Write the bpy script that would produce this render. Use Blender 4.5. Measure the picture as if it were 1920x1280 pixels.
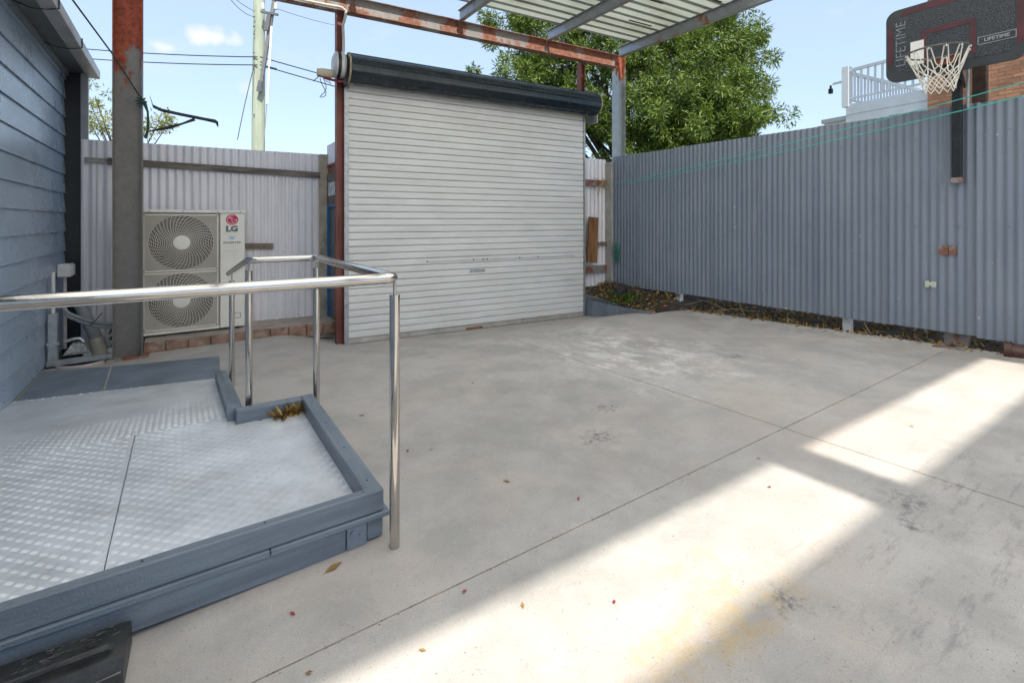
import bpy, math, random
import numpy as np
from mathutils import Vector, Matrix
random.seed(7)
scene = bpy.context.scene
for o in list(bpy.data.objects):
    bpy.data.objects.remove(o)
R = math.radians
# ------------------------------------------------------------------ camera
TH = R(34.1)            # camera yaw to the right of the yard's long axis (+y)
CAMZ = 1.55
cam_d = bpy.data.cameras.new('Camera')
cam = bpy.data.objects.new('Camera', cam_d)
scene.collection.objects.link(cam)
cam.location = (0, 0, CAMZ)
cam.rotation_euler = (R(90), 0, -TH)
cam_d.sensor_width = 36
cam_d.lens = 17.0
cam_d.shift_y = -0.1172
cam_d.clip_start = 0.05
cam_d.clip_end = 3000
scene.camera = cam
# ------------------------------------------------------------------ light
SUN_EL = R(54)
SUN_TRAVEL = Vector((0.25, 1.0, 0)).normalized()      # horizontal travel direction of the light
world = bpy.data.worlds.new('World')
scene.world = world
world.use_nodes = True
wn = world.node_tree.nodes
wl = world.node_tree.links
wn.clear()
sky = wn.new('ShaderNodeTexSky')
sky.sky_type = 'NISHITA'
sky.sun_disc = False
sky.sun_elevation = SUN_EL
_src = -SUN_TRAVEL
sky.sun_rotation = math.atan2(_src.x, _src.y)
sky.air_density = 1.0
sky.dust_density = 0.7
sky.ozone_density = 1.6
bg = wn.new('ShaderNodeBackground')
wout = wn.new('ShaderNodeOutputWorld')
bg.inputs['Strength'].default_value = 0.115
# thin fair-weather cloud drawn over the sky by direction
tcw = wn.new('ShaderNodeTexCoord')
mp = wn.new('ShaderNodeMapping')
mp.inputs['Scale'].default_value = (1.0, 1.0, 2.6)
nz = wn.new('ShaderNodeTexNoise')
nz.inputs['Scale'].default_value = 2.3
nz.inputs['Detail'].default_value = 7
nz.inputs['Roughness'].default_value = 0.55
rp = wn.new('ShaderNodeValToRGB')
rp.color_ramp.elements[0].position = 0.60
rp.color_ramp.elements[0].color = (0, 0, 0, 1)
rp.color_ramp.elements[1].position = 0.86
rp.color_ramp.elements[1].color = (0.7, 0.7, 0.7, 1)
mxw = wn.new('ShaderNodeMix')
mxw.data_type = 'RGBA'
mxw.inputs[7].default_value = (2.75, 2.8, 2.9, 1)
wl.new(tcw.outputs['Generated'], mp.inputs['Vector'])
wl.new(mp.outputs['Vector'], nz.inputs['Vector'])
wl.new(nz.outputs['Fac'], rp.inputs['Fac'])
# a few small fair-weather puffs
fac = rp.outputs['Color']
pn_ = wn.new('ShaderNodeTexNoise'); pn_.inputs['Scale'].default_value = 26; pn_.inputs['Detail'].default_value = 6
wl.new(tcw.outputs['Generated'], pn_.inputs['Vector'])
_r = Vector((math.cos(TH), -math.sin(TH), 0)); _f = Vector((math.sin(TH), math.cos(TH), 0))
for (tx, ty, rad, amt) in ((-.650, .380, .036, .9), (-.612, .378, .040, .95), (-.585, .372, .028, .8), (-.728, .362, .026, .7), (-.712, .358, .022, .7), (-.54, .275, .03, .4), (.62, .52, .05, .6), (.9, .62, .06, .6), (-1.6, .5, .09, .8), (-1.5, .52, .07, .8)):
    d0 = (_f + _r * tx + Vector((0, 0, ty))).normalized()
    ds = wn.new('ShaderNodeVectorMath'); ds.operation = 'SUBTRACT'; ds.inputs[1].default_value = d0
    wl.new(tcw.outputs['Generated'], ds.inputs[0])
    sc_ = wn.new('ShaderNodeVectorMath'); sc_.operation = 'MULTIPLY'; sc_.inputs[1].default_value = (1, 1, 1.9)
    wl.new(ds.outputs[0], sc_.inputs[0])
    ln_ = wn.new('ShaderNodeVectorMath'); ln_.operation = 'LENGTH'; wl.new(sc_.outputs[0], ln_.inputs[0])
    ad = wn.new('ShaderNodeMath'); ad.operation = 'MULTIPLY_ADD'; ad.inputs[1].default_value = rad * 2.2
    wl.new(pn_.outputs['Fac'], ad.inputs[0]); wl.new(ln_.outputs['Value'], ad.inputs[2])
    mr_ = wn.new('ShaderNodeMapRange'); mr_.inputs['From Min'].default_value = rad * 1.25; mr_.inputs['From Max'].default_value = rad * 2.0
    mr_.inputs['To Min'].default_value = amt; mr_.inputs['To Max'].default_value = 0
    wl.new(ad.outputs[0], mr_.inputs['Value'])
    mm = wn.new('ShaderNodeMath'); mm.operation = 'MAXIMUM'
    wl.new(fac, mm.inputs[0]); wl.new(mr_.outputs[0], mm.inputs[1]); fac = mm.outputs[0]
wl.new(fac, mxw.inputs[0])
hz = wn.new('ShaderNodeMix')           # thin high haze evens out the blue
hz.data_type = 'RGBA'
hz.inputs[0].default_value = 0.75
hz.inputs[7].default_value = (1.62, 2.0, 2.55, 1)
wl.new(sky.outputs['Color'], hz.inputs[6])
wl.new(hz.outputs[2], mxw.inputs[6])
wl.new(mxw.outputs[2], bg.inputs['Color'])
wl.new(bg.outputs['Background'], wout.inputs['Surface'])
sun_d = bpy.data.lights.new('Sun', 'SUN')
sun_d.energy = 2.0
sun_d.angle = R(0.9)
sun_d.color = (1.0, 0.94, 0.84)
sun = bpy.data.objects.new('Sun', sun_d)
scene.collection.objects.link(sun)
_dir = Vector((SUN_TRAVEL.x * math.cos(SUN_EL), SUN_TRAVEL.y * math.cos(SUN_EL), -math.sin(SUN_EL)))
sun.rotation_euler = _dir.to_track_quat('-Z', 'Y').to_euler()
sun.location = (0, -10, 20)
scene.view_settings.view_transform = 'Standard'
scene.view_settings.look = 'None'
scene.view_settings.gamma = 1
scene.view_settings.use_curve_mapping = False
scene.view_settings.exposure = 1.72
scene.render.engine = 'CYCLES'
scene.cycles.max_bounces = 8
scene.cycles.diffuse_bounces = 5

# ------------------------------------------------------------------ helpers
COL = scene.collection
WLOC = {}                # world location of each object's origin


class MB:
    """collects shapes in world coordinates, builds ONE mesh object"""
    def __init__(s):
        s.v = []; s.f = []; s.smooth = False

    def add(s, vs, fs):
        n = len(s.v)
        s.v.extend([tuple(p) for p in vs])
        s.f.extend([tuple(i + n for i in f) for f in fs])
        return s

    def box(s, lo, hi, ang=0.0, piv=None):
        x0, y0, z0 = lo; x1, y1, z1 = hi
        vs = [(x0, y0, z0), (x1, y0, z0), (x1, y1, z0), (x0, y1, z0), (x0, y0, z1), (x1, y0, z1), (x1, y1, z1), (x0, y1, z1)]
        if ang:
            cx, cy = piv if piv else ((x0 + x1) / 2, (y0 + y1) / 2)
            c, sn = math.cos(ang), math.sin(ang)
            vs = [(cx + (x - cx) * c - (y - cy) * sn, cy + (x - cx) * sn + (y - cy) * c, z) for x, y, z in vs]
        return s.add(vs, [(0, 3, 2, 1), (4, 5, 6, 7), (0, 1, 5, 4), (1, 2, 6, 5), (2, 3, 7, 6), (3, 0, 4, 7)])

    def bbox(s, lo, hi, b=0.006):
        """box with bevelled edges"""
        x0, y0, z0 = lo; x1, y1, z1 = hi
        b = min(b, (x1 - x0) * .3, (y1 - y0) * .3, (z1 - z0) * .3)
        vs = []; idx = {}
        for i, (X, sx) in enumerate(((x0, 1), (x1, -1))):
            for j, (Y, sy) in enumerate(((y0, 1), (y1, -1))):
                for k, (Z, sz) in enumerate(((z0, 1), (z1, -1))):
                    for a in range(3):
                        p = [X + sx * b, Y + sy * b, Z + sz * b]
                        p[a] = (X, Y, Z)[a]
                        idx[(i, j, k, a)] = len(vs); vs.append(tuple(p))
        fs = []
        for a in range(3):
            b1, c1 = (a + 1) % 3, (a + 2) % 3
            for sd in (0, 1):
                q = []
                for (u, w) in ((0, 0), (1, 0), (1, 1), (0, 1)):
                    key = [0, 0, 0]; key[a] = sd; key[b1] = u; key[c1] = w
                    q.append(idx[(*key, a)])
                fs.append(tuple(q if sd else q[::-1]))
        for a in range(3):     # edge bevels: edge along axis a
            b1, c1 = (a + 1) % 3, (a + 2) % 3
            for u in (0, 1):
                for w in (0, 1):
                    k0 = [0, 0, 0]; k1 = [0, 0, 0]
                    k0[a] = 0; k1[a] = 1
                    for k in (k0, k1): k[b1] = u; k[c1] = w
                    q = (idx[(*k0, b1)], idx[(*k1, b1)], idx[(*k1, c1)], idx[(*k0, c1)])
                    fs.append(q if (u == w) else q[::-1])
        for i in (0, 1):
            for j in (0, 1):
                for k in (0, 1):
                    t = (idx[(i, j, k, 0)], idx[(i, j, k, 1)], idx[(i, j, k, 2)])
                    fs.append(t if (i + j + k) % 2 else t[::-1])
        return s.add(vs, fs)

    def beam(s, p0, p1, w, h, up=(0, 0, 1)):
        """rectangular bar from p0 to p1, w across, h along up"""
        p0 = Vector(p0); p1 = Vector(p1); d = (p1 - p0).normalized(); up = Vector(up)
        sd = d.cross(up)
        if sd.length < 1e-5: sd = d.cross(Vector((0, 1, 0)))
        sd.normalize(); u = sd.cross(d).normalized()
        vs = []
        for p in (p0, p1):
            for a, b in ((-1, -1), (1, -1), (1, 1), (-1, 1)):
                vs.append(p + sd * (a * w / 2) + u * (b * h / 2))
        return s.add(vs, [(0, 1, 2, 3), (7, 6, 5, 4), (0, 4, 5, 1), (1, 5, 6, 2), (2, 6, 7, 3), (3, 7, 4, 0)])

    def tube(s, pts, r, n=10, cap=True, closed=False):
        pts = [Vector(p) for p in pts]; m = len(pts)
        rs = r if isinstance(r, (list, tuple)) else [r] * m
        base = len(s.v); prev = None
        for i, p in enumerate(pts):
            if closed: t = pts[(i + 1) % m] - pts[i - 1]
            elif i == 0: t = pts[1] - p
            elif i == m - 1: t = p - pts[-2]
            else: t = (pts[i + 1] - p).normalized() + (p - pts[i - 1]).normalized()
            if t.length < 1e-7: t = Vector((0, 0, 1))
            t.normalize()
            if prev is None:
                a = Vector((0, 0, 1)) if abs(t.z) < .9 else Vector((1, 0, 0))
                nx = t.cross(a).normalized()
            else:
                nx = prev - t * prev.dot(t)
                nx = nx.normalized() if nx.length > 1e-6 else t.orthogonal().normalized()
            prev = nx; b = t.cross(nx)
            for k in range(n):
                a = 2 * math.pi * k / n
                s.v.append(tuple(p + (nx * math.cos(a) + b * math.sin(a)) * rs[i]))
        rng = m if closed else m - 1
        for i in range(rng):
            for k in range(n):
                i2 = (i + 1) % m
                s.f.append((base + i * n + k, base + i * n + (k + 1) % n, base + i2 * n + (k + 1) % n, base + i2 * n + k))
        if cap and not closed:
            s.f.append(tuple(base + k for k in range(n))[::-1])
            s.f.append(tuple(base + (m - 1) * n + k for k in range(n)))
        return s

    def extr(s, poly, o, ax, ay, d):
        """polygon (2D) in plane (o, ax, ay) extruded along d"""
        o = Vector(o); ax = Vector(ax); ay = Vector(ay); d = Vector(d); n = len(poly)
        vs = [o + ax * a + ay * b for a, b in poly]
        vs += [v + d for v in vs]
        fs = [tuple(range(n))[::-1], tuple(range(n, 2 * n))]
        fs += [(i, (i + 1) % n, n + (i + 1) % n, n + i) for i in range(n)]
        return s.add(vs, fs)

    def build(s, name, m, parent=None, origin=None, smooth=False):
        if parent is not None: off = WLOC[parent]
        elif origin is not None: off = Vector(origin)
        else: off = Vector((0, 0, 0))
        A = np.array(s.v, dtype=np.float64).reshape(-1, 3) - np.array(off)
        me = bpy.data.meshes.new(name)
        me.from_pydata(A.tolist(), [], s.f)
        me.materials.append(m)
        if smooth:
            me.polygons.foreach_set('use_smooth', [True] * len(me.polygons))
            try: me.set_sharp_from_angle(angle=R(38))
            except Exception: pass
        me.update()
        o = bpy.data.objects.new(name, me)
        COL.objects.link(o)
        if parent is not None:
            o.parent = parent
            WLOC[o] = Vector(off)
        else:
            o.location = off
            WLOC[o] = Vector(off)
        return o


def tag(o, label, cat, group=None):
    o['label'] = label; o['category'] = cat
    if group: o['group'] = group
    return o


def struct(o, label=None):
    o['kind'] = 'structure'
    if label: o['label'] = label
    return o


def thing(name, label, cat, loc, group=None):
    o = bpy.data.objects.new(name, None)
    COL.objects.link(o); o.location = loc; o.empty_display_size = .1
    WLOC[o] = Vector(loc)
    return tag(o, label, cat, group)


def fz(x, y):
    """height of the old yard slab: falls to the left, ramps down to the roller door"""
    yc = min(max(y, 0), 5); z = x * (.043 - .005 * yc)
    C = 5.2 - .035 * x; ys = 6.844 - .0818 * (x - 1.88)
    r = min(max((y - C) / (ys - C), 0), 1); r = r * r * (3 - 2 * r)
    q = min(max((x - 1.0) / .9, 0), 1); r *= q * q * (3 - 2 * q)
    return z * (1 - r) + r * -.155


def sy(x, off=0.0):
    """y of the roller-door line at x"""
    return 6.844 + off - .0818 * (x - 1.88)


SA = math.atan(-.0818)
SD = Vector((math.cos(SA), math.sin(SA), 0))      # along the door
SN = Vector((math.sin(SA), -math.cos(SA), 0))     # towards the yard


def text_mesh(body, size, o, ax, ay, depth=0.002, bold=0.0, align='CENTER', shear=0.0, sx=1.0):
    """letters as geometry, lying in plane (ax, ay), as an MB"""
    cu = bpy.data.curves.new('t', 'FONT'); cu.body = body; cu.size = size; cu.align_x = align
    cu.align_y = 'CENTER'; cu.offset = bold; cu.shear = shear; cu.extrude = 0; cu.resolution_u = 3
    ob = bpy.data.objects.new('t', cu); COL.objects.link(ob)
    bpy.context.view_layer.update()
    me = ob.to_mesh()
    o = Vector(o); ax = Vector(ax); ay = Vector(ay); nn = ax.cross(ay) * depth
    mb = MB()
    mb.add([o + ax * v.co.x * sx + ay * v.co.y + nn for v in me.vertices], [tuple(p.vertices) for p in me.polygons])
    ob.to_mesh_clear(); bpy.data.objects.remove(ob); bpy.data.curves.remove(cu)
    return mb


# ------------------------------------------------------------------ materials
class NT:
    def __init__(s, name):
        s.m = bpy.data.materials.new(name); s.m.use_nodes = True
        s.t = s.m.node_tree; s.n = s.t.nodes; s.l = s.t.links
        s.b = s.n['Principled BSDF']
        s.pos = s.n.new('ShaderNodeNewGeometry').outputs['Position']

    def noise(s, scale, detail=4, rough=.55, vec=None, stretch=None, w=0):
        t = s.n.new('ShaderNodeTexNoise'); t.inputs['Scale'].default_value = scale
        t.inputs['Detail'].default_value = detail; t.inputs['Roughness'].default_value = rough
        v = vec or s.pos
        if stretch or w:
            mpn = s.n.new('ShaderNodeMapping'); mpn.inputs['Scale'].default_value = stretch or (1, 1, 1)
            mpn.inputs['Location'].default_value = (w, w * 1.7, w * .6)
            s.l.new(v, mpn.inputs['Vector']); v = mpn.outputs['Vector']
        s.l.new(v, t.inputs['Vector'])
        return t.outputs['Fac']

    def ramp(s, fac, a, b, ca=0.0, cb=1.0):
        r = s.n.new('ShaderNodeMapRange'); r.clamp = True
        r.inputs['From Min'].default_value = a; r.inputs['From Max'].default_value = b
        r.inputs['To Min'].default_value = ca; r.inputs['To Max'].default_value = cb
        s.l.new(fac, r.inputs['Value']); return r.outputs['Result']

    def mix(s, fac, a, b):
        m = s.n.new('ShaderNodeMix'); m.data_type = 'RGBA'
        for sock, v in ((m.inputs[0], fac), (m.inputs[6], a), (m.inputs[7], b)):
            if hasattr(v, 'is_output') or hasattr(v, 'links'): s.l.new(v, sock)
            elif isinstance(v, (int, float)): sock.default_value = v
            else: sock.default_value = (*v, 1)
        return m.outputs[2]

    def math(s, op, a, b=0.0):
        m = s.n.new('ShaderNodeMath'); m.operation = op
        for sock, v in ((m.inputs[0], a), (m.inputs[1], b)):
            if hasattr(v, 'links'): s.l.new(v, sock)
            else: sock.default_value = v
        return m.outputs[0]

    def xyz(s):
        x = s.n.new('ShaderNodeSeparateXYZ'); s.l.new(s.pos, x.inputs[0]); return x.outputs

    def blob(s, c, rad, soft=.5, scale=(1, 1, 1), warp=.3, wscale=3):
        """soft-edged patch around a place on the ground, 1 inside"""
        mpn = s.n.new('ShaderNodeMapping')
        mpn.vector_type = 'POINT'
        mpn.inputs['Location'].default_value = (-c[0] * scale[0], -c[1] * scale[1], 0)
        mpn.inputs['Scale'].default_value = (scale[0], scale[1], 0)
        s.l.new(s.pos, mpn.inputs['Vector'])
        ln = s.n.new('ShaderNodeVectorMath'); ln.operation = 'LENGTH'
        s.l.new(mpn.outputs['Vector'], ln.inputs[0])
        d = s.math('ADD', ln.outputs['Value'], s.ramp(s.noise(wscale, 5, .65), .25, .75, -warp, warp))
        return s.ramp(d, rad * (1 - soft), rad * (1 + soft), 1, 0)

    def done(s, col, rough=.6, metal=0.0, bump=None, bstr=.2, bdist=.01, spec=None):
        for sock, v in ((s.b.inputs['Base Color'], col), (s.b.inputs['Roughness'], rough), (s.b.inputs['Metallic'], metal)):
            if hasattr(v, 'links'): s.l.new(v, sock)
            elif isinstance(v, (int, float)): sock.default_value = v
            else: sock.default_value = (*v, 1)
        if spec is not None: s.b.inputs['Specular IOR Level'].default_value = spec
        if bump is not None:
            bn = s.n.new('ShaderNodeBump'); bn.inputs['Strength'].default_value = bstr
            bn.inputs['Distance'].default_value = bdist
            s.l.new(bump, bn.inputs['Height']); s.l.new(bn.outputs['Normal'], s.b.inputs['Normal'])
        return s.m


def simple(name, c, rough=.6, metal=0.0, var=.12, scale=6, bump=.05, bscale=60, stretch=None, dirt=None, dirt_amt=.5):
    """a painted or moulded surface with uneven tone, faint relief and optional grime"""
    t = NT(name)
    c2 = tuple(max(0, x * (1 - var * 2)) for x in c); c3 = tuple(min(1, x * (1 + var)) for x in c)
    col = t.mix(t.ramp(t.noise(scale, 5, .6, stretch=stretch), .3, .7), c2, c3)
    if dirt:
        g = t.ramp(t.noise(scale * .7, 8, .7, stretch=stretch, w=5), .52, .72, 0, dirt_amt)
        col = t.mix(g, col, dirt)
    rg = t.ramp(t.noise(scale * 1.7, 4, .6, w=9), .3, .7, max(.03, rough - .08), min(1, rough + .08))
    return t.done(col, rg, metal, t.noise(bscale, 4, .6) if bump else None, bump, .01)


def m_concrete():
    t = NT('old_concrete')
    big = t.ramp(t.noise(.55, 5, .6), .3, .7)
    col = t.mix(big, (.46, .43, .40), (.58, .55, .515))
    col = t.mix(t.ramp(t.noise(2.3, 7, .65, w=3), .42, .60, 0, .7), col, (.36, .35, .33))
    col = t.mix(t.ramp(t.noise(1.3, 6, .6, w=8), .48, .62, 0, .45), col, (.55, .46, .41))
    # wheel-worn grey patch in the middle of the slab
    col = t.mix(t.math('MULTIPLY', t.blob((2.2, 2.6), 1.0, .6, (.8, 1, 1), .5, 2.0), t.ramp(t.noise(5, 6, .7), .35, .65, .1, .55)), col, (.285, .29, .285))
    # chalky white scuffed paint
    wp = t.math('MULTIPLY', t.blob((4.1, 3.75), .75, .45, (1, .7, 1), .5, 2.6), t.ramp(t.noise(7, 8, .75, stretch=(1, .6, 1)), .46, .6))
    col = t.mix(t.math('MULTIPLY', wp, .95), col, (.76, .74, .71))
    # worn yellow paint
    yp = t.math('MULTIPLY', t.blob((1.68, 1.04), .36, .3, (.8, 3.0, 1), .2, 5), t.ramp(t.noise(9, 8, .75), .40, .62))
    col = t.mix(t.math('MULTIPLY', yp, .6), col, (.55, .37, .14))
    yq = t.math('MULTIPLY', t.blob((1.83, 1.28), .15, .5, (.8, 1.8, 1), .12, 5), t.ramp(t.noise(8, 8, .75, w=2), .42, .66))
    col = t.mix(t.math('MULTIPLY', yq, .5), col, (.58, .42, .2))
    yr = t.math('MULTIPLY', t.blob((3.85, 2.2), .35, .5, (1, 1.4, 1), .3, 3), t.ramp(t.noise(6, 7, .75, w=4), .45, .65))
    col = t.mix(t.math('MULTIPLY', yr, .4), col, (.5, .38, .24))
    # tyre scuffs and oil, right foreground
    ol = t.math('MULTIPLY', t.blob((2.9, .62), .75, .5, (.7, 1.4, 1), .3, 3), t.ramp(t.noise(5, 9, .75, stretch=(.9, 4.0, 1)), .53, .68))
    col = t.mix(t.math('MULTIPLY', ol, .55), col, (.13, .13, .13))
    for c, rr in (((3.07, .93), .10), ((1.93, .96), .07), ((2.85, .83), .05), ((2.35, 2.42), .12), ((2.75, 2.75), .09), ((4.75, 2.9), .12)):
        b = t.math('MULTIPLY', t.blob(c, rr, .5, (1, 1.3, 1), .09, 14), t.ramp(t.noise(26, 6, .7), .45, .6))
        col = t.mix(t.math('MULTIPLY', b, .75), col, (.09, .09, .10))
    # damp grime along the right-hand boundary
    x = t.xyz()
    edge = t.math('MULTIPLY', t.ramp(x[0], 5.5, 6.5, 0, 1), t.ramp(t.noise(2.2, 6, .7, w=6), .4, .65))
    col = t.mix(t.math('MULTIPLY', edge, .55), col, (.20, .195, .17))
    # exposed aggregate
    v = t.n.new('ShaderNodeTexVoronoi'); v.inputs['Scale'].default_value = 88
    wv = t.n.new('ShaderNodeVectorMath'); wv.operation = 'MULTIPLY_ADD'      # break up the cell shapes
    nv = t.n.new('ShaderNodeTexNoise'); nv.inputs['Scale'].default_value = 70; t.l.new(t.pos, nv.inputs['Vector'])
    t.l.new(nv.outputs['Color'], wv.inputs[0]); wv.inputs[1].default_value = (.012, .012, .012); t.l.new(t.pos, wv.inputs[2])
    t.l.new(wv.outputs[0], v.inputs['Vector'])
    chips = t.math('MULTIPLY', t.ramp(v.outputs['Distance'], .12, .24, 1, 0), t.ramp(t.noise(21, 5, .75, w=2), .50, .60))
    v3 = t.n.new('ShaderNodeTexVoronoi'); v3.inputs['Scale'].default_value = 37; t.l.new(wv.outputs[0], v3.inputs['Vector'])
    chips = t.math('MAXIMUM', chips, t.math('MULTIPLY', t.ramp(v3.outputs['Distance'], .10, .17, 1, 0), t.ramp(t.noise(9, 5, .75, w=14), .54, .62)))
    col = t.mix(t.math('MULTIPLY', chips, .8), col, (.15, .14, .135))
    v2 = t.n.new('ShaderNodeTexVoronoi'); v2.inputs['Scale'].default_value = 31; t.l.new(t.pos, v2.inputs['Vector'])
    wh = t.math('MULTIPLY', t.ramp(v2.outputs['Distance'], .06, .11, 1, 0), t.ramp(t.noise(3, 4, .7, w=12), .56, .62))
    col = t.mix(wh, col, (.68, .66, .63))
    fine = t.noise(210, 3, .7)
    col = t.mix(t.ramp(fine, .40, .66, 0, .45), col, (.29, .265, .24))
    h = t.math('ADD', t.math('MULTIPLY', fine, .5), t.math('SUBTRACT', t.math('MULTIPLY', t.noise(38, 5, .65), .6), t.math('MULTIPLY', chips, .5)))
    return t.done(col, t.ramp(t.noise(4, 5), .3, .7, .74, .93), 0, h, .45, .007, spec=.3)


def m_rust(name, steel, rust_lo=.45, zt=None, paint_rough=.45, metal=.5, rust=(.27, .075, .03)):
    t = NT(name)
    n1 = t.noise(2.6, 8, .68, stretch=(1, 1, .55))
    a = n1
    if zt:
        x = t.xyz()
        a = t.math('ADD', n1, t.ramp(x[2], zt[0], zt[1], zt[2], zt[3]))
    mask = t.ramp(a, rust_lo, rust_lo + .06)
    base = t.mix(t.ramp(t.noise(9, 5, .6), .3, .7), tuple(c * .78 for c in steel), steel)
    base = t.mix(t.ramp(t.noise(60, 3, .6), .52, .7, 0, .4), base, tuple(c * .45 for c in steel))
    rc = t.mix(t.ramp(t.noise(17, 6, .7), .35, .65), tuple(c * .6 for c in rust), tuple(min(1, c * 1.45) for c in rust))
    col = t.mix(mask, base, rc)
    return t.done(col, t.mix(mask, (paint_rough,) * 3, (.85,) * 3), t.math('MULTIPLY', t.ramp(mask, 0, 1, 1, 0), metal), t.math('ADD', t.noise(70, 4, .7), mask), .18, .006)


def m_corr(name, c, c2, streak=(.3, .28, .26), amt=.35, rough=.5, specks=None, metal=.15):
    t = NT(name)
    col = t.mix(t.ramp(t.noise(.9, 5, .6), .3, .7), c, c2)
    st = t.ramp(t.noise(6, 7, .7, stretch=(1.6, 1.6, .14)), .5, .74, 0, amt)
    col = t.mix(st, col, streak)
    if specks:
        v = t.n.new('ShaderNodeTexVoronoi'); v.inputs['Scale'].default_value = 7; t.l.new(t.pos, v.inputs['Vector'])
        sp = t.math('MULTIPLY', t.ramp(v.outputs['Distance'], .05, .075, 1, 0), t.ramp(t.noise(2.1, 4, .7, w=3), .52, .58))
        col = t.mix(sp, col, specks)
    col = t.mix(t.ramp(t.noise(45, 5, .7), .5, .75, 0, .2), col, tuple(x * .6 for x in c))
    return t.done(col, t.ramp(t.noise(5, 5), .3, .7, rough - .1, rough + .12), metal, t.noise(30, 4, .6), .05, .01)


CONC = m_concrete()
GREYB = simple('blue_grey_paint', (.19, .23, .285), .48, 0, .14, 3, .10, 90, dirt=(.24, .27, .30), dirt_amt=.35)
WALLB = simple('weatherboard_paint', (.35, .435, .55), .30, 0, .10, 1.1, 0, 40, stretch=(1, .6, 1.5))
TIMB = simple('grey_painted_timber', (.185, .225, .275), .5, 0, .2, 5, .35, 120, stretch=(.25, 3, 3), dirt=(.22, .25, .28), dirt_amt=.3)
TIMBY = simple('grey_painted_timber_side', (.185, .225, .275), .5, 0, .2, 5, .35, 120, stretch=(3, .25, 3), dirt=(.22, .25, .28), dirt_amt=.3)
STEEL = simple('polished_stainless', (.58, .555, .52), .10, 1.0, .06, 8, .01, 60)
ALU = simple('tread_plate', (.78, .80, .83), .46, .45, .1, 2.5, .03, 90, dirt=(.46, .46, .45), dirt_amt=.6)
GALV = simple('galvanised', (.44, .46, .47), .45, .7, .15, 14, .04, 70)
SHUT = simple('shutter_cream', (.76, .755, .73), .42, .05, .05, 1.2, .03, 40, stretch=(1, 1, 3), dirt=(.62, .60, .55), dirt_amt=.3)
GROOVE = simple('shutter_groove', (.26, .26, .24), .7, 0, .1, 5)
ROLL = simple('dark_curtain_back', (.014, .026, .038), .25, .2, .2, 3, .02, 50, stretch=(.3, 3, 3))
RFEN = m_corr('slate_sheet', (.19, .225, .28), (.235, .27, .325), (.29, .31, .34), .5, .42, (.55, .56, .55))
LFEN = m_corr('zinc_sheet', (.76, .74, .77), (.84, .82, .85), (.45, .42, .40), .4, .5, None, .2)
def m_translucent(name, c, tau, dirt, amt):
    """pale fibreglass roof sheet that lets daylight through"""
    t = NT(name)
    d = t.ramp(t.noise(1.7, 7, .65, stretch=(.5, 1.5, 1)), .42, .72, 0, amt)
    col = t.mix(d, c, dirt)
    t.done(col, .5, 0, t.noise(60, 3, .6), .05, .01)
    tr = t.n.new('ShaderNodeBsdfTranslucent'); t.l.new(col, tr.inputs['Color'])
    mx = t.n.new('ShaderNodeMixShader'); mx.inputs[0].default_value = tau
    t.l.new(t.b.outputs[0], mx.inputs[1]); t.l.new(tr.outputs[0], mx.inputs[2])
    t.l.new(mx.outputs[0], t.n['Material Output'].inputs['Surface'])
    return t.m


ROOFT = m_translucent('clear_roof_sheet', (.97, .93, .84), .95, (.75, .72, .6), .15)
ROOFD = m_translucent('grimy_roof_sheet', (.47, .49, .41), .38, (.27, .28, .20), .8)
ROOFR = m_translucent('grimy_roof_rib', (.27, .29, .23), .38, (.11, .11, .08), .8)
ROOFM = m_corr('roof_sheet_underside', (.42, .42, .35), (.5, .5, .43), (.22, .22, .16), .5, .55)
OLDW = simple('weathered_timber', (.17, .145, .125), .85, 0, .3, 5, .4, 70, stretch=(.4, 3, 3), dirt=(.30, .27, .24), dirt_amt=.5)
RUSTY = m_rust('rusty_beam', (.33, .31, .295), .46, None, .5, .3, (.235, .10, .065))
COLM = m_rust('column_steel', (.21, .195, .18), .62, (2.6, 3.7, -.05, .24), .5, .35, (.27, .06, .03))
COLG = m_rust('corner_column_steel', (.45, .49, .51), .66, (3.8, 4.5, 0, .3), .42, .45)
RAFM = m_rust('rafter_steel', (.36, .39, .42), .56, None, .42, .5, (.34, .13, .06))
REDP = simple('red_oxide', (.21, .065, .05), .55, .1, .2, 5, .12, 60, stretch=(1, 1, .4), dirt=(.33, .16, .11), dirt_amt=.4)
BRICKA = simple('ledge_brick', (.30, .185, .135), .85, 0, .25, 9, .5, 60, dirt=(.46, .41, .36), dirt_amt=.85)
SOIL = simple('dark_soil', (.050, .038, .028), .95, 0, .35, 7, .9, 30)
ACM = simple('ac_cream', (.82, .785, .71), .42, 0, .04, 2, .02, 60, dirt=(.56, .53, .46), dirt_amt=.25)
GRILL = simple('ac_grille', (.78, .73, .64), .45, 0, .05, 4, 0)
DARK = simple('dark_void', (.012, .012, .012), .8, 0, .2, 5, 0)
FANM = simple('fan_plastic', (.06, .06, .058), .5, 0, .2, 5, 0)
BLACK = simple('black_plastic', (.028, .030, .030), .42, 0, .25, 14, .15, 130, dirt=(.085, .085, .08), dirt_amt=.5)
BLKP = simple('black_paint', (.016, .019, .023), .4, .1, .2, 9, .05, 60, dirt=(.05, .05, .05), dirt_amt=.3)
WHITE = simple('white_paint', (.86, .86, .84), .45, 0, .04, 3, .03, 40)
WGREY = simple('white_plastic', (.66, .66, .64), .4, 0, .05, 5, .02, 40)
PIPEG = simple('grey_pvc', (.30, .32, .34), .45, 0, .1, 6, .03, 40)
NETM = simple('net_nylon', (.80, .77, .68), .7, 0, .12, 12, 0)
ROPEG = simple('green_rope', (.03, .20, .15), .6, 0, .3, 20, 0)
TEAL = simple('teal_line', (.05, .50, .42), .45, 0, .1, 8, 0)
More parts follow.
